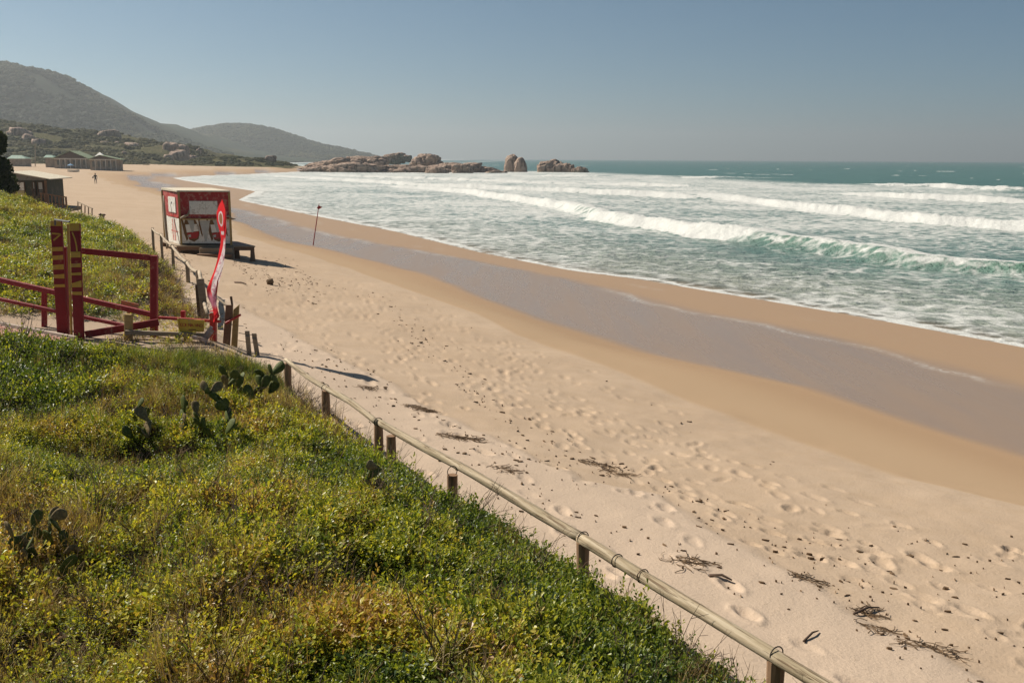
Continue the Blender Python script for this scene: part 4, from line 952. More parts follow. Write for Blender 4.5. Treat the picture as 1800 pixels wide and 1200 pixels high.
# feather banner
bd = 18.75
def banner():
    base = D(376, 600, bd); root = tag(empty('feather_banner', (base.x, base.y, gz(base.x, base.y))), 'twisted red and white feather banner tied to the red post', 'banner')
    cl = [(390.5, 351, .6, .9), (390, 362, 5.5, .95), (389, 375, 8.6, 1.0), (389.5, 390, 8.2, 1.0), (391.5, 405, 6.2, .95), (392.5, 420, 4.0, .95), (391.5, 433, 4.6, .9), (389.5, 448, 5.6, .7), (387, 462, 6.4, .5), (383, 478, 7.2, .55), (377, 495, 8.4, .35), (372, 510, 9.0, .1), (373, 522, 8.4, .15), (376, 535, 4.6, .7), (379, 547, 4.4, 1.0), (381, 556, 4.8, .6), (377, 566, 2.6, .9)]
    n_u = 8; vs = []; fs = []; U = []; Vv = []
    pts = np.array(cl); tt = np.linspace(0, len(cl) - 1, 90); cx = np.interp(tt, range(len(cl)), pts[:, 0]); cyy = np.interp(tt, range(len(cl)), pts[:, 1]); hw = np.interp(tt, range(len(cl)), pts[:, 2]); tw = np.interp(tt, range(len(cl)), pts[:, 3])
    for i in range(90):
        for k in range(n_u + 1):
            u = k / n_u * 2 - 1; w = hw[i] / max(math.cos(tw[i]), .55); yy = bd + u * w * math.sin(tw[i]) / 93 * 1.4 + .05 * math.sin(i * .13) + .014 * math.sin(u * 4 + i * .3)
            vs.append(D(cx[i] + u * w * math.cos(tw[i]) * 1.0, cyy[i] - .5 * abs(u), yy)); U.append((u + 1) / 2); Vv.append(i / 89)
    for i in range(89):
        for k in range(n_u): a = i * (n_u + 1) + k; fs.append((a, a + 1, a + n_u + 2, a + n_u + 1))
    inv = parent_world(root).inverted(); me_ = bpy.data.meshes.new('flag_cloth'); me_.from_pydata([tuple(inv @ v) for v in vs], [], fs); me_.update(); attr(me_, 'u', U); attr(me_, 'v', Vv)
    me_.polygons.foreach_set('use_smooth', np.ones(len(me_.polygons), bool))
    t = NT('banner_cloth'); u = t.attr('u'); v = t.attr('v')
    red = (0.62, 0.03, 0.035); wht = (0.62, 0.54, 0.54); pink = (0.55, 0.26, 0.34)
    midz = t.math('MULTIPLY', t.maprange(v, .30, .34), t.maprange(v, .84, .80)); wz = t.math('MULTIPLY', midz, t.maprange(t.math('ADD', u, t.math('MULTIPLY', t.math('SINE', t.math('MULTIPLY', v, 14)), .18)), .36, .42))
    c = t.mix(wz, red, wht); c = t.mix(t.math('MULTIPLY', t.math('MULTIPLY', t.maprange(v, .70, .76), t.maprange(v, .86, .82)), .8), c, pink)
    du = t.math('DIVIDE', t.math('SUBTRACT', u, .42), .24); dv_ = t.math('DIVIDE', t.math('SUBTRACT', v, .165), .055); rr_ = t.math('SQRT', t.math('ADD', t.math('MULTIPLY', du, du), t.math('MULTIPLY', dv_, dv_)))
    ring_ = t.math('MULTIPLY', t.maprange(rr_, .70, .8), t.maprange(rr_, 1.1, 1.0)); c = t.mix(ring_, c, wht); c = t.mix(t.maprange(rr_, .72, .66), c, (0.30, 0.16, 0.08))
    c = t.mix(t.math('MULTIPLY', t.math('MULTIPLY', t.maprange(v, .255, .26), t.maprange(v, .285, .28)), t.math('MULTIPLY', t.maprange(u, .2, .25), t.maprange(u, .7, .65))), c, wht)
    txt = t.maprange(t.noise(14.0, 3, .6), .52, .56); c = t.mix(t.math('MULTIPLY', t.math('MULTIPLY', txt, wz), .55), c, (0.35, 0.05, 0.12))
    t.bsdf(c, .6, None, .25); tl = t.new('ShaderNodeBsdfTranslucent'); t.l.new(c, tl.inputs[0]); ms = t.new('ShaderNodeMixShader'); ms.inputs[0].default_value = .45
    t.l.new(t.p.outputs[0], ms.inputs[1]); t.l.new(tl.outputs[0], ms.inputs[2]); t.l.new(ms.outputs[0], t.out.inputs['Surface'])
    link('flag_cloth', me_, t.m, root)
    part('pole', M['brightred'], root, lambda m: m.tube([D(374, 606, bd + .02), D(377, 545, bd + .04), D(382, 500, bd + .07), D(389, 440, bd + .09), D(396, 390, bd + .09), D(396.5, 368, bd + .06), D(391, 351, bd + .03)], [.016, .016, .014, .012, .009, .007, .005], 6), smooth=True)
    part('cord', M['white'], root, lambda m: m.tube([D(374 + 6 * math.cos(a / 10 * 6.283), 551 + 2 * math.sin(a / 10 * 6.283), bd + .05 * math.sin(a / 10 * 6.283)) for a in range(11)], .012, 5))
banner()

# brick path
bz = P(40, 590, 2.62)
path_root = tag(part('brick_path', M['greywood'], None, lambda m: None) if False else empty('brick_path', (bz.x, bz.y, gz(bz.x, bz.y))), kind='structure')
M['brick'] = paint('red_brick', (0.40, 0.17, 0.12), .9, .3, (0.45, 0.3, 0.24), 9)
M['mortar'] = paint('pale_mortar', (0.42, 0.34, 0.28), .95, .2, (0.3, 0.25, 0.2), 6)
e0 = P(-60, 566, 2.62); e1 = P(130, 603, 2.62); dl = (e1 - e0); Lp = dl.length; dl.normalize(); dn = Vector((dl.y, -dl.x, 0)); 
if dn.y > 0: dn = -dn
def path_z(p): return max(gz(p.x, p.y), 2.45) + .04
mo = MB(); z0 = [path_z(e0 + dl * Lp * k / 8 + dn * .6) for k in range(9)]
for k in range(8):
    a = e0 + dl * Lp * k / 8; b = e0 + dl * Lp * (k + 1) / 8; a.z = z0[k]; b.z = z0[k + 1]; c = b + dn * 1.45; d = a + dn * 1.45; dz = Vector((0, 0, .25))
    mo.hexa([a - dz, d - dz, c - dz, b - dz, a, d, c, b])
mo.build('mortar_bed', M['mortar'], path_root)
bm_ = MB(); bm_.box((0, 0, 0), (.088, .205, .05)); bproto = None; nb = 0
for i in range(int(Lp / .1)):
    for j in range(6):
        if nb >= 290: break
        s_ = i * .1 + .05; p = e0 + dl * s_ + dn * (.125 + j * .222 + (.06 if i % 2 else 0)); p.z = np.interp(s_ / Lp * 8, range(9), z0) + .0 + random.uniform(-.004, .006)
        if bproto is None: bproto = bm_.build('brick', M['brick'], None, bevel=.006); o = bproto
        else: o = bproto.copy(); COL.objects.link(o)
        o.parent = path_root; o.location = p - path_root.location; o.rotation_euler = (0, 0, math.atan2(dl.y, dl.x) + random.uniform(-.03, .03)); nb += 1
part('kerb_edge', M['mortar'], path_root, lambda m: m.beam(e0 + Vector((0, 0, z0[0] - e0.z - .02)) - dn * .04, e0 + dl * Lp + Vector((0, 0, z0[8] - e0.z - .02)) - dn * .04, .07, .16))

# ------------------------------------------------------------------ beach kiosk on its platform
hz = 1.72
fl_, fr_ = Vector((-13.62, 41.0, 0)), Vector((-11.56, 41.0, 0)); sh = Vector((-1.55, 2.55, 0)); dz0, dz1 = 2.44, 4.60
khut = tag(empty('beach_kiosk', (-13.2, 42.2, gz(-13.2, 42.2))), 'red and white wooden drinks kiosk with bottle pictures, on a low wooden platform', 'kiosk')
def quad_box(m, p0, p1, z0, z1, nrm, t0, t1):              # slab along p0-p1 between z0 and z1, from t0 to t1 along nrm
    n_ = Vector(nrm).normalized(); m.hexa([Vector((*(p0 + n_ * a).xy, z)) if False else Vector(((p0 + n_ * a).x, (p0 + n_ * a).y, z)) for z in (z0,) for p_, a in ((p0, t0),)] and
      [Vector(((p + n_ * a).x, (p + n_ * a).y, z)) for z in (z0, z1) for p, a in ((p0, t0), (p1, t0), (p1, t1), (p0, t1))])
fn = Vector((0, -1, 0)); ln = Vector((-sh.y, sh.x, 0)).normalized()
if ln.x > 0: ln = -ln
bl_, br_ = fl_ + sh, fr_ + sh; zm = 3.52
def hp(name, mat, p0, p1, z0, z1, nrm, t0, t1, parent=khut, **k): return part(name, mat, parent, lambda m: quad_box(m, p0, p1, z0, z1, nrm, t0, t1), **k)
hp('front_wall_upper', M['hutred'], fl_, fr_, zm, dz1, fn, -.04, 0)
hp('front_wall_lower', M['white'], fl_, fr_, dz0, zm, fn, -.04, 0)
hp('side_wall_upper', M['hutred'], fl_, bl_, zm, dz1, ln, -.04, 0)
hp('side_wall_lower', M['white'], fl_, bl_, dz0, zm, ln, -.04, 0)
hp('back_wall', M['hutred'], bl_, br_, dz0, dz1, -fn, -.04, 0)
hp('side_wall', M['hutred'], fr_, br_, dz0, dz1, -ln, -.04, 0)
part('roof', M['rooftop'], khut, lambda m: m.hexa([fl_ + Vector((-.06, -.06, dz1 + .002)), fr_ + Vector((.06, -.06, dz1 + .002)), br_ + Vector((.06, .05, dz1 + .002)), bl_ + Vector((-.06, .05, dz1 + .002)), fl_ + Vector((-.06, -.06, dz1 + .06)), fr_ + Vector((.06, -.06, dz1 + .06)), br_ + Vector((.06, .05, dz1 + .09)), bl_ + Vector((-.06, .05, dz1 + .09))]))
for c in (fl_, fr_, bl_): part('corner_trim', M['trim'], khut, lambda m: m.beam(c + Vector((0, -.012, dz0)), c + Vector((0, -.012, dz1 - .01)), .075, .06, (0, 1, 0)))
hp('ledge', M['trim'], fl_ + Vector((.05, 0, 0)), fr_ + Vector((.16, 0, 0)), zm - .035, zm + .005, fn, .003, .09)
xa = lambda px_: (px_ - 900) / F * 40.98
def fz(py_): return EYE + D(360, py_, 40.98).z - EYE
sh_f = hp('shutter', M['white'], Vector((xa(336), 41, 0)), Vector((xa(385), 41, 0)), fz(377), fz(353.5), fn, .004, .03)
hp('shutter_seam', M['greyprint'], Vector((xa(364), 41, 0)), Vector((xa(364.4), 41, 0)), fz(376.5), fz(354), fn, .031, .034, parent=sh_f)
ws = lambda k: fl_ + sh * k
sh_s = hp('side_shutter', M['white'], ws(.20), ws(.62), 3.72, 4.36, ln, .004, .03)
hp('latch', M['metal'], ws(.40), ws(.43), 4.08, 4.16, ln, .031, .045, parent=sh_s)
hp('side_frame', M['brightred'], ws(.08), ws(.72), 3.53, 3.60, ln, .003, .02)
for k in (.30, .42): hp('painted_stripe', M['pinkprint'], ws(k), ws(k + .07), 2.55, 3.45, ln, .002, .006)
hp('painted_cross', M['pinkprint'], ws(.16), ws(.55), 2.92, 2.98, ln, .0065, .009)
def bottle_pic(cx, tilt):
    y0 = 41 - .006; s_ = 40.98 / F
    def poly(name, mat, pts, dy):
        m = MB(); vs_ = [Vector((xa(cx + a + tilt * (b - 408) * .02), y0 - dy, fz(b))) for a, b in pts]; m.add(vs_, [tuple(range(len(vs_)))]); return m.build(name, mat, khut)
    oval = lambda rx, ry, cy_, n=20, top=None: [(rx * math.cos(k * 6.283 / n), (cy_ + ry * math.sin(k * 6.283 / n)) if top is None else max(top, cy_ + ry * math.sin(k * 6.283 / n))) for k in range(n)]
    poly('bottle_outline', M['brownprint'], [(-17, 386), (-14, 386), (-9, 404), (-6, 420), (-9, 424), (-13, 410)], .000)
    poly('bottle_outline', M['brownprint'], [(13, 386), (16, 386), (18, 402), (20, 416), (17, 412), (14, 398)], .000)
    poly('bottle_glass', M['brownprint'], [(-10, 386.5), (8, 386.5), (13, 397), (14.5, 410), (12, 420), (4, 425), (-4, 422), (-9, 408), (-12, 394)], .002)
    poly('white_label', M['white'], [(-10, 395), (11, 394), (13, 402), (13, 406), (-8, 409)], .004)
    poly('red_label', M['redprint'], [(-8, 410), (13, 407), (12.5, 414), (9, 419), (-4, 420)], .004)
    poly('dark_reflection', M['greyprint'], [(-6, 386.8), (5, 386.8), (6, 393), (4, 408), (1, 409), (-3, 394)], .006)
    poly('label_mark', M['greyprint'], [(-6, 413), (-1, 412), (-1, 417), (-5, 417)], .006)
bottle_pic(337, .3); bottle_pic(381, -.3)
hp('lower_band', M['darkprint'], fl_ + Vector((.05, 0, 0)), fr_ - Vector((.04, 0, 0)), dz0, dz0 + .07, fn, .003, .015)
part('grey_swoosh', M['greyprint'], khut, lambda m: m.add([Vector((xa(a), 40.993, fz(b))) for a, b in ((352, 388), (371, 388), (363, 424), (360, 424))], [(0, 1, 2, 3)]))
# horn shaped branches on the front corners
part('horn_branch', M['greywood'], khut, lambda m: m.tube([D(318, 384, 40.9), D(324, 381, 40.85), D(330, 378, 40.82), D(332, 373, 40.84), D(331, 369, 40.87)], [.05, .06, .05, .035, .015], 7), smooth=True)
part('horn_branch', M['greywood'], khut, lambda m: m.tube([D(396, 380, 40.88), D(402, 380, 40.84), D(408, 384.5, 40.88), D(414, 385, 40.95)], [.05, .045, .03, .015], 7), smooth=True)
drift = tag(part('driftwood_branch', M['greywood'], None, lambda m: m.tube([D(287.5, 344, 42.4), D(288, 360, 42.2), D(290, 385, 41.8), D(292, 405, 41.5), D(295, 430, 41.2), D(293, 437, 41.1)], [.03, .055, .07, .06, .06, .04], 8), smooth=True), 'crooked grey driftwood branch leaning on the left wall of the kiosk', 'branch')

M['deckwood'] = wood('pale_deck_wood', (0.28, 0.22, 0.16), (0.46, 0.38, 0.29))
plat = tag(empty('wooden_platform', (-12.2, 42.2, gz(-12.2, 42.2))), 'low weathered wooden platform with flared legs carrying the kiosk', 'platform')
p0 = Vector((-13.75, 40.75, 0)); p1 = Vector((-10.52, 40.75, 0)); ps = Vector((-1.72, 2.85, 0)); zt = 2.435
n_pl = 12
for k in range(n_pl):
    a = p0 + ps * (k / n_pl); b = p1 + ps * (k / n_pl); st_ = ps * ((1 - .06) / n_pl)
    part('deck_plank', M['deckwood'] if k % 3 else M['greywood'], plat, lambda m: m.hexa([a + Vector((0, 0, zt - .05)), b + Vector((0, 0, zt - .05)), b + st_ + Vector((0, 0, zt - .05)), a + st_ + Vector((0, 0, zt - .05)), a + Vector((0, 0, zt)), b + Vector((0, 0, zt)), b + st_ + Vector((0, 0, zt)), a + st_ + Vector((0, 0, zt))]))
for k in (.02, .94):
    part('joist', M['brownwood'], plat, lambda m: m.beam(p0 + ps * k + Vector((.05, 0, zt - .12)), p1 + ps * k + Vector((-.03, 0, zt - .12)), .08, .135))
for u in (.04, .36, .84, .97):
    for v in ((.03, .9) if u != .84 else (.25,)):
        c = p0 + (p1 - p0) * u + ps * v; g_ = gz(c.x, c.y) - .15
        part('leg', M['brownwood'], plat, lambda m: m.tube([Vector((c.x, c.y, g_)), Vector((c.x, c.y, g_ + .3)), Vector((c.x, c.y, zt - .06))], [.13, .10, .07], 10))
stp = tag(empty('plank_steps', (-12.2, 40.2, gz(-12.2, 40.2))), 'three plank steps leading up to the kiosk platform', 'steps')
for k in range(3):
    y1_ = 40.70 - k * .30; zt_ = zt - .06 - k * .22; x0, x1 = -12.72 - .02 * k, -11.38 + .05 * k
    part('step', M['brownwood'] if k % 2 else M['greywood'], stp, lambda m: m.hexa([Vector((x0, y1_ - .29, 1.45)), Vector((x1, y1_ - .29, 1.45)), Vector((x1, y1_, 1.45)), Vector((x0, y1_, 1.45)), Vector((x0, y1_ - .29, zt_)), Vector((x1, y1_ - .29, zt_)), Vector((x1, y1_, zt_)), Vector((x0, y1_, zt_))]), bevel=.012)

# warning flag in the wet sand
fb = P(549, 430, gz(-13.5, 66) if False else .62); 
fpole = tag(empty('flag_pole', (fb.x, fb.y, gz(fb.x, fb.y))), 'thin leaning dark pole with a small red flag in the wet sand', 'flag')
tp = D(561, 358, fb.y + .3)
part('pole', M['red'], fpole, lambda m: m.tube([Vector((fb.x, fb.y, gz(fb.x, fb.y) - .3)), fb * .5 + tp * .5 + Vector((.03, 0, 0)), tp], [.035, .03, .022], 7))
part('flag', M['brightred'], fpole, lambda m: m.add([D(560, 361, tp.y), D(567, 364.5, tp.y + .1), D(560, 368, tp.y), D(558, 364, tp.y - .08), D(556.5, 366, tp.y - .05)], [(0, 1, 2), (0, 2, 3), (3, 2, 4)]))

# ------------------------------------------------------------------ beach house, deck and tree at the left edge
hd = 60.0
hb = D(58, 360, hd); bh = tag(empty('beach_shack', (hb.x, hb.y, gz(hb.x, hb.y))), 'dark green beach shack with a sloping pale roof, half hidden behind the left dune', 'building')
M['shackgreen'] = paint('dark_green_boards', (0.055, 0.06, 0.045), .8, .2, (0.12, 0.1, 0.07), 2)
M['gable'] = paint('grey_gable_boards', (0.20, 0.20, 0.20), .8, .2, (0.14, 0.12, 0.1), 2)
M['pane'] = NT('window_pane').bsdf((0.05, 0.06, 0.06), .08, None, .6)
M['curtain'] = paint('pale_curtain', (0.45, 0.38, 0.20), .9, .1)
zb = gz(hb.x, hb.y) - .4
def hx(px_): return (px_ - 900) / F * hd
def hzz(py_): return D(60, py_, hd).z
part('wall', M['shackgreen'], bh, lambda m: m.hexa([Vector((hx(5), hd, zb)), Vector((hx(90), hd, zb)), Vector((hx(90) - .8, hd + 4, zb)), Vector((hx(5) - .8, hd + 4, zb)), Vector((hx(5), hd, hzz(317))), Vector((hx(90), hd, hzz(317))), Vector((hx(90) - .8, hd + 4, hzz(317))), Vector((hx(5) - .8, hd + 4, hzz(317)))]))
part('gable', M['gable'], bh, lambda m: m.add([Vector((hx(5), hd - .03, hzz(317))), Vector((hx(90), hd - .03, hzz(317))), Vector((hx(90), hd - .03, hzz(314))), Vector((hx(33), hd - .03, hzz(303.5))), Vector((hx(5), hd - .03, hzz(307)))], [(0, 1, 2, 3, 4)]))
part('roof', M['rooftop'], bh, lambda m: (m.hexa([Vector((hx(31), hd - .5, hzz(303))), Vector((hx(103), hd - .5, hzz(315.5))), Vector((hx(103) - .8, hd + 4.4, hzz(315.5))), Vector((hx(31) - .8, hd + 4.4, hzz(303))), Vector((hx(31), hd - .5, hzz(301.5))), Vector((hx(103), hd - .5, hzz(314))), Vector((hx(103) - .8, hd + 4.4, hzz(314))), Vector((hx(31) - .8, hd + 4.4, hzz(301.5)))]),
     m.hexa([Vector((hx(0), hd - .5, hzz(311))), Vector((hx(31) - .005, hd - .5, hzz(303))), Vector((hx(31) - .805, hd + 4.4, hzz(303))), Vector((hx(0) - .8, hd + 4.4, hzz(311))), Vector((hx(0), hd - .5, hzz(309.5))), Vector((hx(31) - .005, hd - .5, hzz(301.5))), Vector((hx(31) - .805, hd + 4.4, hzz(301.5))), Vector((hx(0) - .8, hd + 4.4, hzz(309.5)))])))
def shwin(x0, x1, y0, y1, mats):
    wdw = part('window', M['darkwood'], bh, lambda m: (m.beam(Vector((hx(x0), hd - .04, hzz(y0))), Vector((hx(x0), hd - .04, hzz(y1))), .06, .06, (0, 1, 0)), m.beam(Vector((hx(x1), hd - .04, hzz(y0))), Vector((hx(x1), hd - .04, hzz(y1))), .06, .06, (0, 1, 0)), m.beam(Vector((hx(x0) + .03, hd - .04, hzz(y0))), Vector((hx(x1) - .03, hd - .04, hzz(y0))), .05, .05), m.beam(Vector((hx(x0) + .03, hd - .04, hzz(y1))), Vector((hx(x1) - .03, hd - .04, hzz(y1))), .05, .05)))
    n_ = len(mats)
    for k, mt in enumerate(mats):
        ya, yb = y0 + (y1 - y0) * k / n_ + .3, y0 + (y1 - y0) * (k + 1) / n_ - .3
        part('pane', M[mt], wdw, lambda m: m.box(Vector(((hx(x0) + hx(x1)) / 2, hd - .025, (hzz(ya) + hzz(yb)) / 2)), (hx(x1) - hx(x0) - .06, .02, abs(hzz(ya) - hzz(yb)))))
shwin(36, 52, 320, 350, ['white', 'curtain']); shwin(28, 33, 320, 332, ['white']); shwin(66, 70, 320, 344, ['greyprint', 'pane']); shwin(75, 84, 320, 346, ['greyprint', 'pane'])
part('corner_post', M['brownwood'], bh, lambda m: m.beam(Vector((hx(88.5), hd - .03, zb)), Vector((hx(88.5), hd - .03, hzz(317))), .12, .08, (0, 1, 0)))
dk = tag(empty('timber_deck', (hx(112), hd, gz(hx(112), hd))), 'small timber deck with open railing beside the dark green shack', 'deck')
part('floor', M['greywood'], dk, lambda m: m.hexa([Vector((hx(90.5), hd - 1, hzz(368))), Vector((hx(135), hd - 1, hzz(371))), Vector((hx(135) - .4, hd + 2, hzz(371))), Vector((hx(90.5) - .4, hd + 2, hzz(368))), Vector((hx(90.5), hd - 1, hzz(362))), Vector((hx(135), hd - 1, hzz(365))), Vector((hx(135) - .4, hd + 2, hzz(365))), Vector((hx(90.5) - .4, hd + 2, hzz(362)))]))
for k in range(8):
    x_ = 92 + k * 6.0; part('baluster' if k < 7 else 'post', M['brownwood'], dk, lambda m: m.beam(Vector((hx(x_), hd - .95, hzz(366 + k * .5))), Vector((hx(x_), hd - .95, hzz(338.5 + k * .95))), .06 if k < 7 else .1, .06, (0, 1, 0)))
part('handrail', M['brownwood'], dk, lambda m: m.beam(Vector((hx(90), hd - .95, hzz(338.2))), Vector((hx(135.5), hd - .95, hzz(345.4))), .07, .06))
part('lower_rail', M['brownwood'], dk, lambda m: m.beam(Vector((hx(90), hd - .95, hzz(354))), Vector((hx(135.5), hd - .95, hzz(359))), .05, .05))
for c_ in ((92, 370), (133, 372)): part('leg', M['brownwood'], dk, lambda m: m.beam(Vector((hx(c_[0]), hd - .8, gz(hx(c_[0]), hd) - .3)), Vector((hx(c_[0]), hd - .8, hzz(c_[1] - 4))), .12, .12, (0, 1, 0)))
rl = tag(empty('stair_rail', (hx(150), hd - 3, gz(hx(150), hd - 3))), 'low stair railing stepping down to the sand right of the deck', 'railing')
for k in range(5):
    x_ = 137 + k * 6.2; part('post', M['greywood'], rl, lambda m: m.beam(D(x_, 371 + k * 2, hd - 1 - k), D(x_, 355 + k * 2.8, hd - 1 - k), .05, .05, (0, 1, 0)))
part('handrail', M['greywood'], rl, lambda m: m.beam(D(136, 354.5, hd - 1), D(163, 367, hd - 5), .05, .05))
lb = tag(empty('broken_stool', tuple(D(179, 384, 50))), 'small dark wooden stool at the end of the stair railing on the dune', 'stool')
for a, b in (((175, 386), (177, 375)), ((182, 386), (183, 376)), ((179, 385), (180, 376))): part('leg', M['darkwood'], lb, lambda m: m.beam(D(a[0], a[1], 50), D(b[0], b[1], 50), .05, .05, (0, 1, 0)))
part('seat', M['darkwood'], lb, lambda m: m.beam(D(175, 377, 50), D(184, 378, 50), .25, .06))

def tree(px_, d, zt, rad, label, seed):
    r_ = random.Random(seed); b = D(px_, 330, d); x, y = b.x, b.y; g = gz(x, y); root = tag(empty('evergreen_tree', (x, y, g)), label, 'tree')
    m = MB(); m.tube([Vector((x, y, g - .3)), Vector((x + .05, y, g + .8)), Vector((x - .05, y, g + (zt - g) * .6)), Vector((x, y, zt - .6))], [.17, .13, .09, .04], 8)
    tips = []
    for k in range(26):
        a = r_.uniform(0, 6.28); h = g + .5 + (zt - g - .9) * r_.random(); rr_ = rad * r_.uniform(.45, .85) * (1 - .45 * (h - g) / (zt - g)); e = Vector((x + math.cos(a) * rr_, y + math.sin(a) * rr_, h + r_.uniform(.0, .5)))
        m.tube([Vector((x, y, h - .3)), (Vector((x, y, h)) + e) / 2, e], [.05, .035, .015], 5); tips.append(e)
    m.build('trunk', M['darkwood'], root, smooth=True)
    vs = []; fs = []; lv = []; tips += [Vector((x, y, zt - .3)), Vector((x + .2, y, zt - .5))]
    for e in tips:
        R_ = r_.uniform(.42, .68)
        for i in range(560):
            dd = Vector((r_.gauss(0, 1), r_.gauss(0, 1), r_.gauss(0, .8))); dd = dd.normalized() * R_ * r_.random() ** .4; p = e + dd; u = Vector((r_.gauss(0, 1), r_.gauss(0, 1), r_.gauss(0, 1))).normalized(); w = u.orthogonal(); s_ = r_.uniform(.035, .07); o = len(vs)
            vs += [p - u * s_ * 1.6, p + w * s_, p + u * s_ * 1.6, p - w * s_]; fs.append((o, o + 1, o + 2, o + 3)); lv += [r_.random()] * 4
    inv = parent_world(root).inverted(); me_ = bpy.data.meshes.new('crown'); me_.from_pydata([tuple(inv @ v) for v in vs], [], fs); me_.update(); attr(me_, 'lv', lv); link('crown', me_, M['bush'], root)
tree(-12, 52, 7.0, 1.0, 'dark dense evergreen tree cut by the left edge beside the shack', 5)

# ------------------------------------------------------------------ beach bars far along the sand
def bar(name, gx0, gx1, apex, eave, base, d, ridge_dx, depth, label, wallcol, posts):
    s_ = d / F; c = D((gx0 + gx1) / 2, base, d); root = tag(empty(name, (c.x, d, gz(c.x, d))), label, 'building'); X_ = lambda p: (p - 900) * s_; Zz = lambda p: D(apex[0], p, d).z; g = min(Zz(base), gz(c.x, d)) - .8
    back = Vector((ridge_dx, depth, 0)); ov = .5
    part('wall', wallcol, root, lambda m: m.hexa([Vector((X_(gx0), d, g)), Vector((X_(gx1), d, g)), Vector((X_(gx1), d, g)) + back, Vector((X_(gx0), d, g)) + back] + [Vector((X_(gx0), d, Zz(eave))), Vector((X_(gx1), d, Zz(eave))), Vector((X_(gx1), d, Zz(eave))) + back, Vector((X_(gx0), d, Zz(eave))) + back]))
    part('gable', M['darkwood'], root, lambda m: m.add([Vector((X_(gx0), d - .02, Zz(eave) + .01)), Vector((X_(gx1), d - .02, Zz(eave) + .01)), Vector((X_(apex[0]), d - .02, Zz(apex[1]) - .05))], [(0, 1, 2)]))
    A_ = Vector((X_(apex[0]), d - 1, Zz(apex[1]))); le = Vector((X_(gx0) - ov, d - 1, Zz(eave) - .15)); re = Vector((X_(gx1) + ov, d - 1, Zz(eave) - .15)); th_ = Vector((0, 0, .18)); b2 = back + Vector((0, 2, 0))
    rf = part('roof', M['greenroof'], root, lambda m: (m.hexa([le, A_, A_ + b2, le + b2, le + th_, A_ + th_, A_ + b2 + th_, le + b2 + th_]), m.hexa([A_ + Vector((.01, 0, 0)), re, re + b2, A_ + b2, A_ + th_ + Vector((.01, 0, 0)), re + th_, re + b2 + th_, A_ + b2 + th_])))
    part('fascia', M['white'], rf, lambda m: m.beam(Vector((X_(gx0), d - .12, Zz(eave))), Vector((X_(gx1), d - .12, Zz(eave))), .1, .22))
    for p in posts:
        part('window', M['pane'], root, lambda m: m.box(Vector((X_(p), d - .03, (Zz(eave) + Zz(base)) / 2 + .3)), (s_ * 4.2, .04, (Zz(eave) - Zz(base)) * .5)))
        part('post', M['white'], root, lambda m: m.beam(Vector((X_(p + 3), d - .08, Zz(base))), Vector((X_(p + 3), d - .08, Zz(eave) - .1)), .16, .1, (0, 1, 0)))
    return root
M['barwall'] = paint('brown_bar_wall', (0.25, 0.20, 0.155), .9, .3, (0.32, 0.26, 0.2), .8)
bar('beach_bar', 106, 166, (136, 266), 279, 296, 352, -1.5, 10, 'long green roofed beach bar with a wide gable, the left of two', M['barwall'], (113, 122, 131, 140, 149, 158))
bar('beach_bar', 168, 221, (187, 273.5), 280.5, 300, 335, -2.0, 7, 'nearer green roofed beach bar on dark piles, the right of two', M['barwall'], (174, 183, 192, 201, 210))
tb = D(175, 279, 346); tent = tag(empty('white_tent', (tb.x, tb.y, gz(tb.x, tb.y))), 'white pointed tent roof showing between the two green roofed bars', 'tent')
part('canopy', M['white'], tent, lambda m: m.add([D(163, 278, 346), D(187, 278, 346), D(190, 277, 352), D(166, 277, 352), D(175, 267.5, 349)], [(0, 1, 4), (1, 2, 4), (2, 3, 4), (3, 0, 4), (3, 2, 1, 0)]))
for p in (165, 186): part('pole', M['white'], tent, lambda m: m.beam(D(p, 278, 346.2), Vector((D(p, 278, 346.2).x, 346.2, gz(tb.x, tb.y) - .2)), .12, .12, (0, 1, 0)))
def small_roof(px0, px1, top, eav, base, d, label, mat):
    c = D((px0 + px1) / 2, base, d); root = tag(empty('beach_hut', (c.x, d, gz(c.x, d))), label, 'hut'); dy = Vector((0, 5, 0)); A = [D(px0, eav, d), D(px1, eav, d)]; T_ = [D(px0 + (px1 - px0) * .25, top, d + 2.5), D(px0 + (px1 - px0) * .75, top, d + 2.5)]
    part('roof', mat, root, lambda m: m.add([A[0], A[1], A[1] + dy, A[0] + dy, T_[0], T_[1]], [(0, 1, 5, 4), (1, 2, 5), (2, 3, 4, 5), (3, 0, 4), (3, 2, 1, 0)]))
    part('wall', M['barwall'], root, lambda m: m.hexa([Vector((A[0].x + .4, d + .5, gz(c.x, d) - .5)), Vector((A[1].x - .4, d + .5, gz(c.x, d) - .5)), Vector((A[1].x - .4, d + 4.5, gz(c.x, d) - .5)), Vector((A[0].x + .4, d + 4.5, gz(c.x, d) - .5)), Vector((A[0].x + .4, d + .5, A[0].z)), Vector((A[1].x - .4, d + .5, A[0].z)), Vector((A[1].x - .4, d + 4.5, A[0].z)), Vector((A[0].x + .4, d + 4.5, A[0].z))]))
M['tealroof'] = paint('teal_roof_sheet', (0.16, 0.27, 0.20), .6, .2, (0.3, 0.3, 0.25), 1)
small_roof(12, 46, 273, 279, 292, 372, 'low hut with a pale teal roof at the far left above the sand', M['tealroof'])
small_roof(76, 95, 272.5, 277, 290, 365, 'small teal roofed hut left of the long green roofed bar', M['tealroof'])
up = D(62, 296, 380); tag(part('utility_pole', M['greywood'], None, lambda m: (m.tube([Vector((up.x, up.y, gz(up.x, up.y) - .5)), D(62, 252, 380)], [.16, .11], 7), m.beam(D(59, 255, 380), D(65, 255, 380), .1, .1))), 'thin utility pole standing left of the beach bars', 'pole')
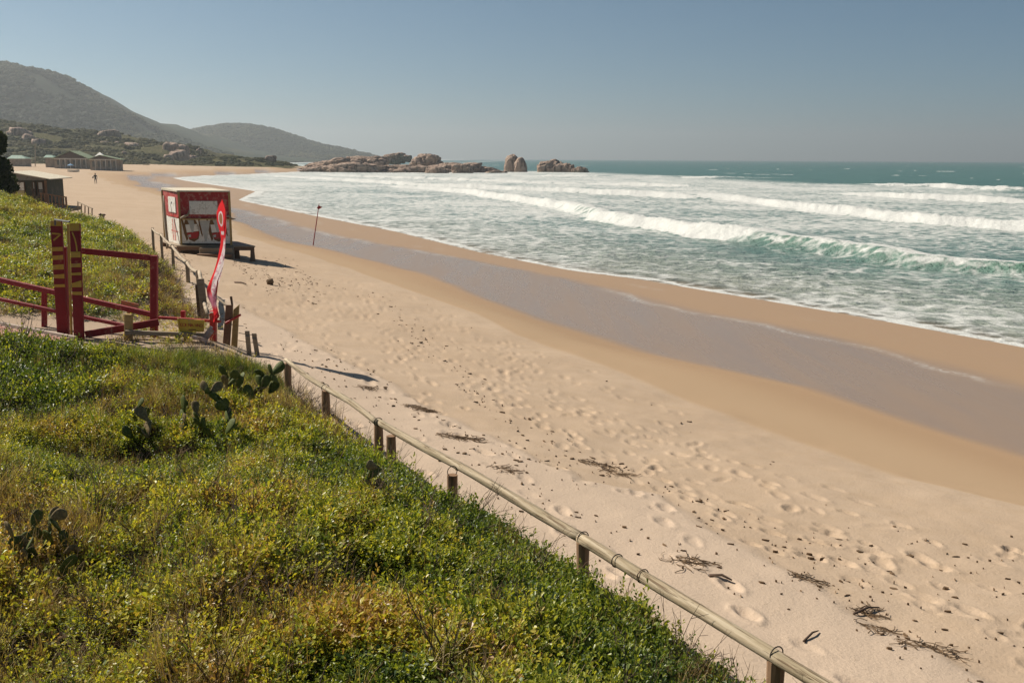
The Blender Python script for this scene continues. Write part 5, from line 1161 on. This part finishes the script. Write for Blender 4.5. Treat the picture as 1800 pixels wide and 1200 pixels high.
ub = D(124, 298, 338); um = tag(empty('beach_umbrella', (ub.x, ub.y, gz(ub.x, ub.y))), 'blue beach umbrella on the sand in front of the long bar', 'umbrella')
part('canopy', paint('blue_canvas', (0.10, 0.22, 0.36), .8, .0), um, lambda m: m.add([D(124, 287.5, 338)] + [D(124 + 6.5 * math.cos(k * .785), 291, 338 + 1.2 * math.sin(k * .785)) for k in range(8)], [(0, 1 + k, 1 + (k + 1) % 8) for k in range(8)]))
part('pole', M['white'], um, lambda m: m.tube([Vector((ub.x, ub.y, gz(ub.x, ub.y) - .3)), D(124, 288, 338)], .05, 6))
def boat():
    c = P(129, 299, 2.0); L, W, Hh = 3.6, 1.1, .6; g = gz(c.x, c.y); vs = []; n = 11
    root = tag(empty('small_boat', (c.x, c.y, g)), 'small white rowing boat drawn up on the sand before the long bar', 'boat')
    for i in range(n):
        t_ = i / (n - 1) * 2 - 1; w = W / 2 * (1 - abs(t_) ** 2.6) + .02
        for a, b in ((-1, 1), (-.75, .3), (0, 0), (.75, .3), (1, 1)): vs.append(Vector((c.x + t_ * L / 2, c.y + a * w, g + .02 + Hh * b * (1 + .35 * t_ * t_) + .1 * t_ * t_)))
    part('hull', M['white'], root, lambda m: m.add(vs, [(i * 5 + k, i * 5 + k + 1, i * 5 + k + 6, i * 5 + k + 5) for i in range(n - 1) for k in range(4)]), smooth=True)
    part('thwart', M['brownwood'], root, lambda m: m.box((c.x, c.y, g + .45), (.25, .9, .04)))
boat()

# ------------------------------------------------------------------ the walker on the far sand
def person():
    p0 = P(168.5, 324.5, 1.4); gx_, gy_ = p0.x, p0.y; g = gz(gx_, gy_)
    J = {'pel': (0, 0, .95), 'bel': (0, 0, 1.12), 'che': (0, .02, 1.36), 'nek': (0, .02, 1.52), 'hd0': (0, .04, 1.60), 'hd1': (0, .04, 1.75),
         'hl': (-.10, 0, .90), 'kl': (-.10, -.16, .50), 'al': (-.10, -.10, .09), 'tl': (-.11, -.26, .04), 'hr': (.10, 0, .90), 'kr': (.11, .10, .50), 'ar': (.12, .28, .11), 'tr': (.12, .15, .03),
         'sl': (-.20, .01, 1.42), 'el': (-.33, .06, 1.17), 'wl': (-.22, -.14, 1.08), 'fl': (-.16, -.22, 1.09), 'sr': (.20, .01, 1.42), 'er': (.28, .05, 1.14), 'wr': (.27, -.08, .90), 'fr': (.27, -.12, .81)}
    Rr_ = dict(pel=.15, bel=.135, che=.16, nek=.065, hd0=.085, hd1=.085, hl=.105, kl=.07, al=.045, tl=.04, hr=.105, kr=.07, ar=.045, tr=.04, sl=.075, el=.05, wl=.035, fl=.04, sr=.075, er=.05, wr=.035, fr=.04)
    Ed = [('pel', 'bel'), ('bel', 'che'), ('che', 'nek'), ('nek', 'hd0'), ('hd0', 'hd1'), ('pel', 'hl'), ('hl', 'kl'), ('kl', 'al'), ('al', 'tl'), ('pel', 'hr'), ('hr', 'kr'), ('kr', 'ar'), ('ar', 'tr'), ('che', 'sl'), ('sl', 'el'), ('el', 'wl'), ('wl', 'fl'), ('che', 'sr'), ('sr', 'er'), ('er', 'wr'), ('wr', 'fr')]
    ks = list(J); me_ = bpy.data.meshes.new('body'); me_.from_pydata([J[k] for k in ks], [(ks.index(a), ks.index(b)) for a, b in Ed], []); me_.update()
    root = tag(empty('person', (gx_, gy_, g), R(14)), 'person in dark clothes walking alone on the far sand, carrying something dark under one arm', 'person')
    o = bpy.data.objects.new('body', me_); COL.objects.link(o); o.parent = root
    md = o.modifiers.new('skin', 'SKIN'); md.use_smooth_shade = True
    for i, k in enumerate(ks): me_.skin_vertices[0].data[i].radius = (Rr_[k], Rr_[k] * .8); me_.skin_vertices[0].data[i].use_root = (k == 'pel')
    o.modifiers.new('sub', 'SUBSURF').levels = 1; o.modifiers['sub'].render_levels = 2
    t = NT('walker'); sep = t.new('ShaderNodeSeparateXYZ'); t.l.new(t.coord(), sep.inputs[0]); zz = sep.outputs[2]
    n_ = t.noise(6, 3); me_.materials.append(t.bsdf(t.mix(t.maprange(zz, 1.52, 1.55), t.mix(t.maprange(zz, .98, 1.0), (0.035, 0.04, 0.05), (0.05, 0.055, 0.05)), (0.28, 0.16, 0.11)), .85, t.bump(n_, .2, .02)))
    bmh = bmesh.new(); bmesh.ops.create_icosphere(bmh, subdivisions=2, radius=.105, matrix=Matrix.Translation((0, .06, 1.72)) @ Matrix.Diagonal((.95, 1.05, 1.0, 1))); mh = bpy.data.meshes.new('hair'); bmh.to_mesh(mh); bmh.free(); link('hair', mh, M['cloth'], root)
    bag = MB(); bag.tube([Vector((gx_ - .50, gy_ + .15, g + .95)), Vector((gx_ - .46, gy_ + .05, g + 1.05)), Vector((gx_ - .34, gy_ - .15, g + 1.14)), Vector((gx_ - .24, gy_ - .32, g + 1.18))], [.03, .10, .12, .04], 8)
    tag(bag.build('bundle', M['cloth'], None, smooth=True), 'dark bundle held under the left arm of the distant walker', 'bundle')
person()

# ------------------------------------------------------------------ prickly pears, dead frond, debris on the sand
def pear_mat():
    t = NT('cactus_pad'); n = t.noise(5, 4); sp = t.new('ShaderNodeTexVoronoi'); t.l.new(t.coord(), sp.inputs['Vector']); sp.inputs['Scale'].default_value = 26
    c = t.mix(t.maprange(n, .35, .65), (0.06, 0.078, 0.02), (0.12, 0.135, 0.034)); c = t.mix(t.maprange(sp.outputs['Distance'], .16, .08), c, (0.32, 0.27, 0.15))
    return t.bsdf(c, .55, t.bump(sp.outputs['Distance'], .3, .01), .12)
M['pad'] = pear_mat()
def pad_mesh(seed):
    bm = bmesh.new(); bmesh.ops.create_uvsphere(bm, u_segments=16, v_segments=10, radius=1)
    for v in bm.verts:
        p = v.co.copy(); w = .62 + .38 * max(-1, min(1, p.z)); w = max(.25, min(1.0, .72 + .35 * p.z)); k = 1 + .06 * mnoise.noise(p * 1.5 + Vector((seed, 0, 0)))
        v.co = Vector((p.x * .36 * w * k, p.y * .075 + .05 * (p.x * p.x) * math.sin(seed), (p.z + 1) * .5 * k))
    me_ = bpy.data.meshes.new('pad'); bm.to_mesh(me_); bm.free(); me_.polygons.foreach_set('use_smooth', np.ones(len(me_.polygons), bool)); me_.materials.append(M['pad']); return me_
pads = [pad_mesh(i * 1.7) for i in range(4)]
M['deadpad'] = paint('dry_cactus_pad', (0.30, 0.22, 0.11), .95, .3, (0.14, 0.1, 0.05), 8)
dpads = [p_.copy() for p_ in pads]
for p_ in dpads: p_.materials.clear(); p_.materials.append(M['deadpad'])
def cactus(px_, py_, d, n, size, label, seed, spread_=.5):
    r_ = random.Random(seed); b = hit(px_, py_, lambda x_, y_: ground(x_, y_)[0] + .12, 4.5, 16); g = gz(b.x, b.y); root = tag(empty('prickly_pear', (b.x, b.y, g)), label, 'cactus'); tips = []
    for i in range(n):
        o = bpy.data.objects.new('pad', (pads if r_.random() < .72 else dpads)[i % 4]); COL.objects.link(o); o.parent = root; s_ = size * r_.uniform(.6, 1.05)
        if i < max(2, n // 3): base = Vector((r_.uniform(-spread_, spread_), r_.uniform(-.5, .5) * spread_, r_.uniform(.02, .16)))
        else: base = r_.choice(tips)
        rot = Matrix.Rotation(r_.uniform(-1.2, 1.2), 3, 'Z') @ Matrix.Rotation(r_.uniform(-1.15, 1.15), 3, 'Y') @ Matrix.Rotation(r_.uniform(-.6, .6), 3, 'X')
        base = base - Vector((0, 0, -.0 if i >= max(2, n // 3) else .06)); o.location = base; o.rotation_euler = rot.to_euler(); o.scale = (s_, s_, s_); tips.append(base + rot @ Vector((r_.uniform(-.1, .1) * s_, 0, s_ * .88)))
cactus(432, 690, 12.6, 24, .23, 'largest prickly pear clump, tall dark pads right of the back slope', 3, .35)
cactus(275, 745, 11.6, 16, .20, 'spreading prickly pear with upright oval pads left of the largest clump', 4, .45)
cactus(368, 750, 11.4, 20, .19, 'prickly pear clump of small dark pads in front of the largest clump', 5, .38)
cactus(656, 848, 9.3, 6, .15, 'lone narrow prickly pear near the fence with a dead pale tip', 6, .07)
cactus(85, 945, 7.4, 24, .16, 'near prickly pear with folded grey green pads at the left edge', 8, .27)
cactus(100, 1002, 6.7, 5, .14, 'small low prickly pear of two bright pads below the left edge clump', 9, .06)
fa = [D(-15, 1030, 5.6), D(18, 1028, 5.6), D(38, 1036, 5.55), D(55, 1048, 5.5), D(68, 1068, 5.45)]
frd = tag(empty('dead_frond', tuple(fa[1])), 'long pale dead leaf curling over the plants at the lower left', 'dead leaf')
def frond(m):
    w = [.03, .034, .02, .008, .004]; vs = []
    for p, k in zip(fa, w): vs += [p + Vector((0, 0, k)), p + Vector((.0, -.01, -k)) - Vector((0, k, 0))]
    m.add(vs, [(2 * i, 2 * i + 1, 2 * i + 3, 2 * i + 2) for i in range(4)])
part('blade', M['trim'], frd, frond); part('midrib', M['greywood'], frd, lambda m: m.tube([p + Vector((0, -.012, .004)) for p in fa], .006, 5))

def weed_mat():
    t = NT('dry_seaweed'); n = t.noise(9, 4); return t.bsdf(t.ramp(n, [(.3, (0.06, 0.038, 0.022)), (.7, (0.22, 0.145, 0.085))]), .9, None, .15)
M['weed'] = weed_mat()
def tangle(m, c, L, W, n, r_, rz):
    for i in range(n):
        a = r_.gauss(0, .35) + rz; p = Vector((c.x, c.y, 0)) + Vector((math.cos(rz), math.sin(rz), 0)) * r_.uniform(-L, L) * .5 + Vector((-math.sin(rz), math.cos(rz), 0)) * r_.gauss(0, W * .35); pts = []
        for k in range(5): pts.append(Vector((p.x, p.y, gz(p.x, p.y) + .003 + r_.random() * .022))); a += r_.uniform(-.9, .9); p = p + Vector((math.cos(a), math.sin(a), 0)) * r_.uniform(.03, .075)
        m.tube(pts, [r_.uniform(.0018, .0055)] * 5, 3, False)
WE = [(733, 720, .55, .22, 40, 'dense dark mat of seaweed nearest the bend of the rail'), (800, 778, .6, .12, 30, 'long narrow seaweed strand across the sand above the third rail post'), (1045, 800, .5, .14, 22, 'seaweed wisp on the middle sand right of the narrow strand'), (1075, 815, .4, .12, 16, 'curved seaweed scrap just below the middle wisp'), (1515, 1073, .24, .09, 13, 'dark seaweed clump at the drift edge on the lower right sand'), (1525, 1108, .24, .06, 9, 'thin seaweed trail below the dark clump on the lower right'), (1195, 1005, .42, .2, 22, 'twiggy brown litter just beyond the near rail'), (880, 840, .4, .12, 16, 'small scattered seaweed beside the third rail post'), (1410, 1020, .25, .1, 12, 'short seaweed tuft on the drift edge above the dark clump'), (1620, 1145, .45, .12, 16, 'seaweed crumbs at the lower right corner of the sand'), (640, 690, .35, .1, 14, 'seaweed scrap beyond the far rail post')]
for i, (a, b, L, W, n, lb) in enumerate(WE):
    c = P(a, b, 2.05); rz = random.uniform(-.35, .25) - .35; r_ = random.Random(i); m = MB(); tangle(m, c, L, W, int(n * 1.7), r_, rz); tag(m.build('seaweed', M['weed'], None), lb, 'seaweed', 'seaweed washed up on the dry sand')
def sticks(a, b, label, r=.012):
    m = MB(); p, q_ = P(a[0], a[1], 2.0), P(b[0], b[1], 2.0); p.z = gz(p.x, p.y) + r; q_.z = gz(q_.x, q_.y) + r * 1.5; c = (p + q_) / 2 + Vector((.02, .03, .015)); m.tube([p, c, q_], [r, r * .9, r * .5], 6); tag(m.build('driftwood_stick', M['darkwood'], None, smooth=True), label, 'stick')
sticks((413, 503), (433, 508), 'dark straight stick on the sand below the kiosk platform', .03); sticks((1500, 1090), (1545, 1072), 'short dark stick lying in the dark seaweed clump'); sticks((1410, 1170), (1436, 1145), 'crooked stick beside the nearest rail post', .01); sticks((1245, 1042), (1285, 1050), 'flat dark stick halfway along the near sand', .015); sticks((895, 1125), (932, 1128), 'never') if False else None
bb = P(475, 502, 1.95); tag(boulder('coconut_husk', (bb.x, bb.y, gz(bb.x, bb.y) + .09), (.24, .22, .24), 99, 'round dark husk lying alone on the sand right of the kiosk', 'husk', sub=3, block=.1), None).data.materials[0] = M['weed']
# fine litter: countless crumbs of weed and bark
def litter():
    r_ = np.random.RandomState(77); vs = []; fs = []; n = 3200
    y = 5.2 + 40 * r_.rand(n) ** 1.35; a_ = lin(y, A_y, A_x); c_ = lin(y, C_y, C_x); fr = np.clip(r_.normal(.36, .19, n), .03, .85); x = a_ + (c_ - a_) * fr
    dens = fbm(x * .35, y * .35, 3, 400) + fbm(x * 1.5, y * 1.5, 2, 401) * .5; k = (fbm(fr * 7 + x * .15, y * .16, 3, 402) * 1.0 + dens * .45) > .06 + .15 * (fr > .6); x, y = x[k], y[k]; z, _ = ground(x, y)
    ti = np.clip(np.searchsorted(th, np.arctan2(x, y)), 0, len(th) - 1); ri = np.clip(np.searchsorted(rr, np.hypot(x, y)), 0, len(rr) - 1); z = np.minimum(z, Z[ri, ti] + .01)
    for i in range(x.size):
        L = (.006 + .027 * r_.rand() ** 2.5) * (1 + .035 * y[i]); W = L * r_.uniform(.15, .7); a = r_.normal(-.5, .8); t_ = .004 + .012 * r_.rand(); o = len(vs); c, s_ = math.cos(a), math.sin(a)
        ring_ = [(1, 0), (.45, .8), (-.5, .7), (-1, .1), (-.4, -.8), (.5, -.7)]
        for h in (-.01, t_):
            for p, q in ring_: u = p * L * r_.uniform(.75, 1.1); v = q * W * r_.uniform(.6, 1.1); vs.append((x[i] + u * c - v * s_, y[i] + u * s_ + v * c, z[i] + h + (r_.uniform(0, .01) if h > 0 else 0)))
        fs += [tuple(o + 6 + j for j in range(6))] + [(o + j, o + (j + 1) % 6, o + 6 + (j + 1) % 6, o + 6 + j) for j in range(6)]
    me_ = bpy.data.meshes.new('beach_litter'); me_.from_pydata(vs, [], fs); me_.update(); tag(link('beach_litter', me_, M['weed']), 'dark crumbs of seaweed and bark strewn over the dry sand', None, kind='stuff')
litter()

# ------------------------------------------------------------------ air
def haze_box():
    m = MB(); x0, x1, y0, y1, z0_, z1_ = -9500, 9500, -60, 9500, -8, 245
    m.hexa([Vector((x0, y0, z0_)), Vector((x1, y0, z0_)), Vector((x1, y1, z0_)), Vector((x0, y1, z0_)), Vector((x0, y0, z1_)), Vector((x1, y0, z1_)), Vector((x1, y1, z1_)), Vector((x0, y1, z1_))])
    mt = bpy.data.materials.new('haze'); mt.use_nodes = True; nt = mt.node_tree; nt.nodes.remove(nt.nodes['Principled BSDF'])
    v = nt.nodes.new('ShaderNodeVolumePrincipled'); v.inputs['Color'].default_value = (.75, .80, .83, 1); v.inputs['Density'].default_value = 0.00021; v.inputs['Anisotropy'].default_value = .45
    nt.links.new(v.outputs[0], nt.nodes['Material Output'].inputs['Volume'])
    tag(m.build('haze', mt, None), 'thin sea haze over the whole bay', None, kind='stuff')
haze_box()
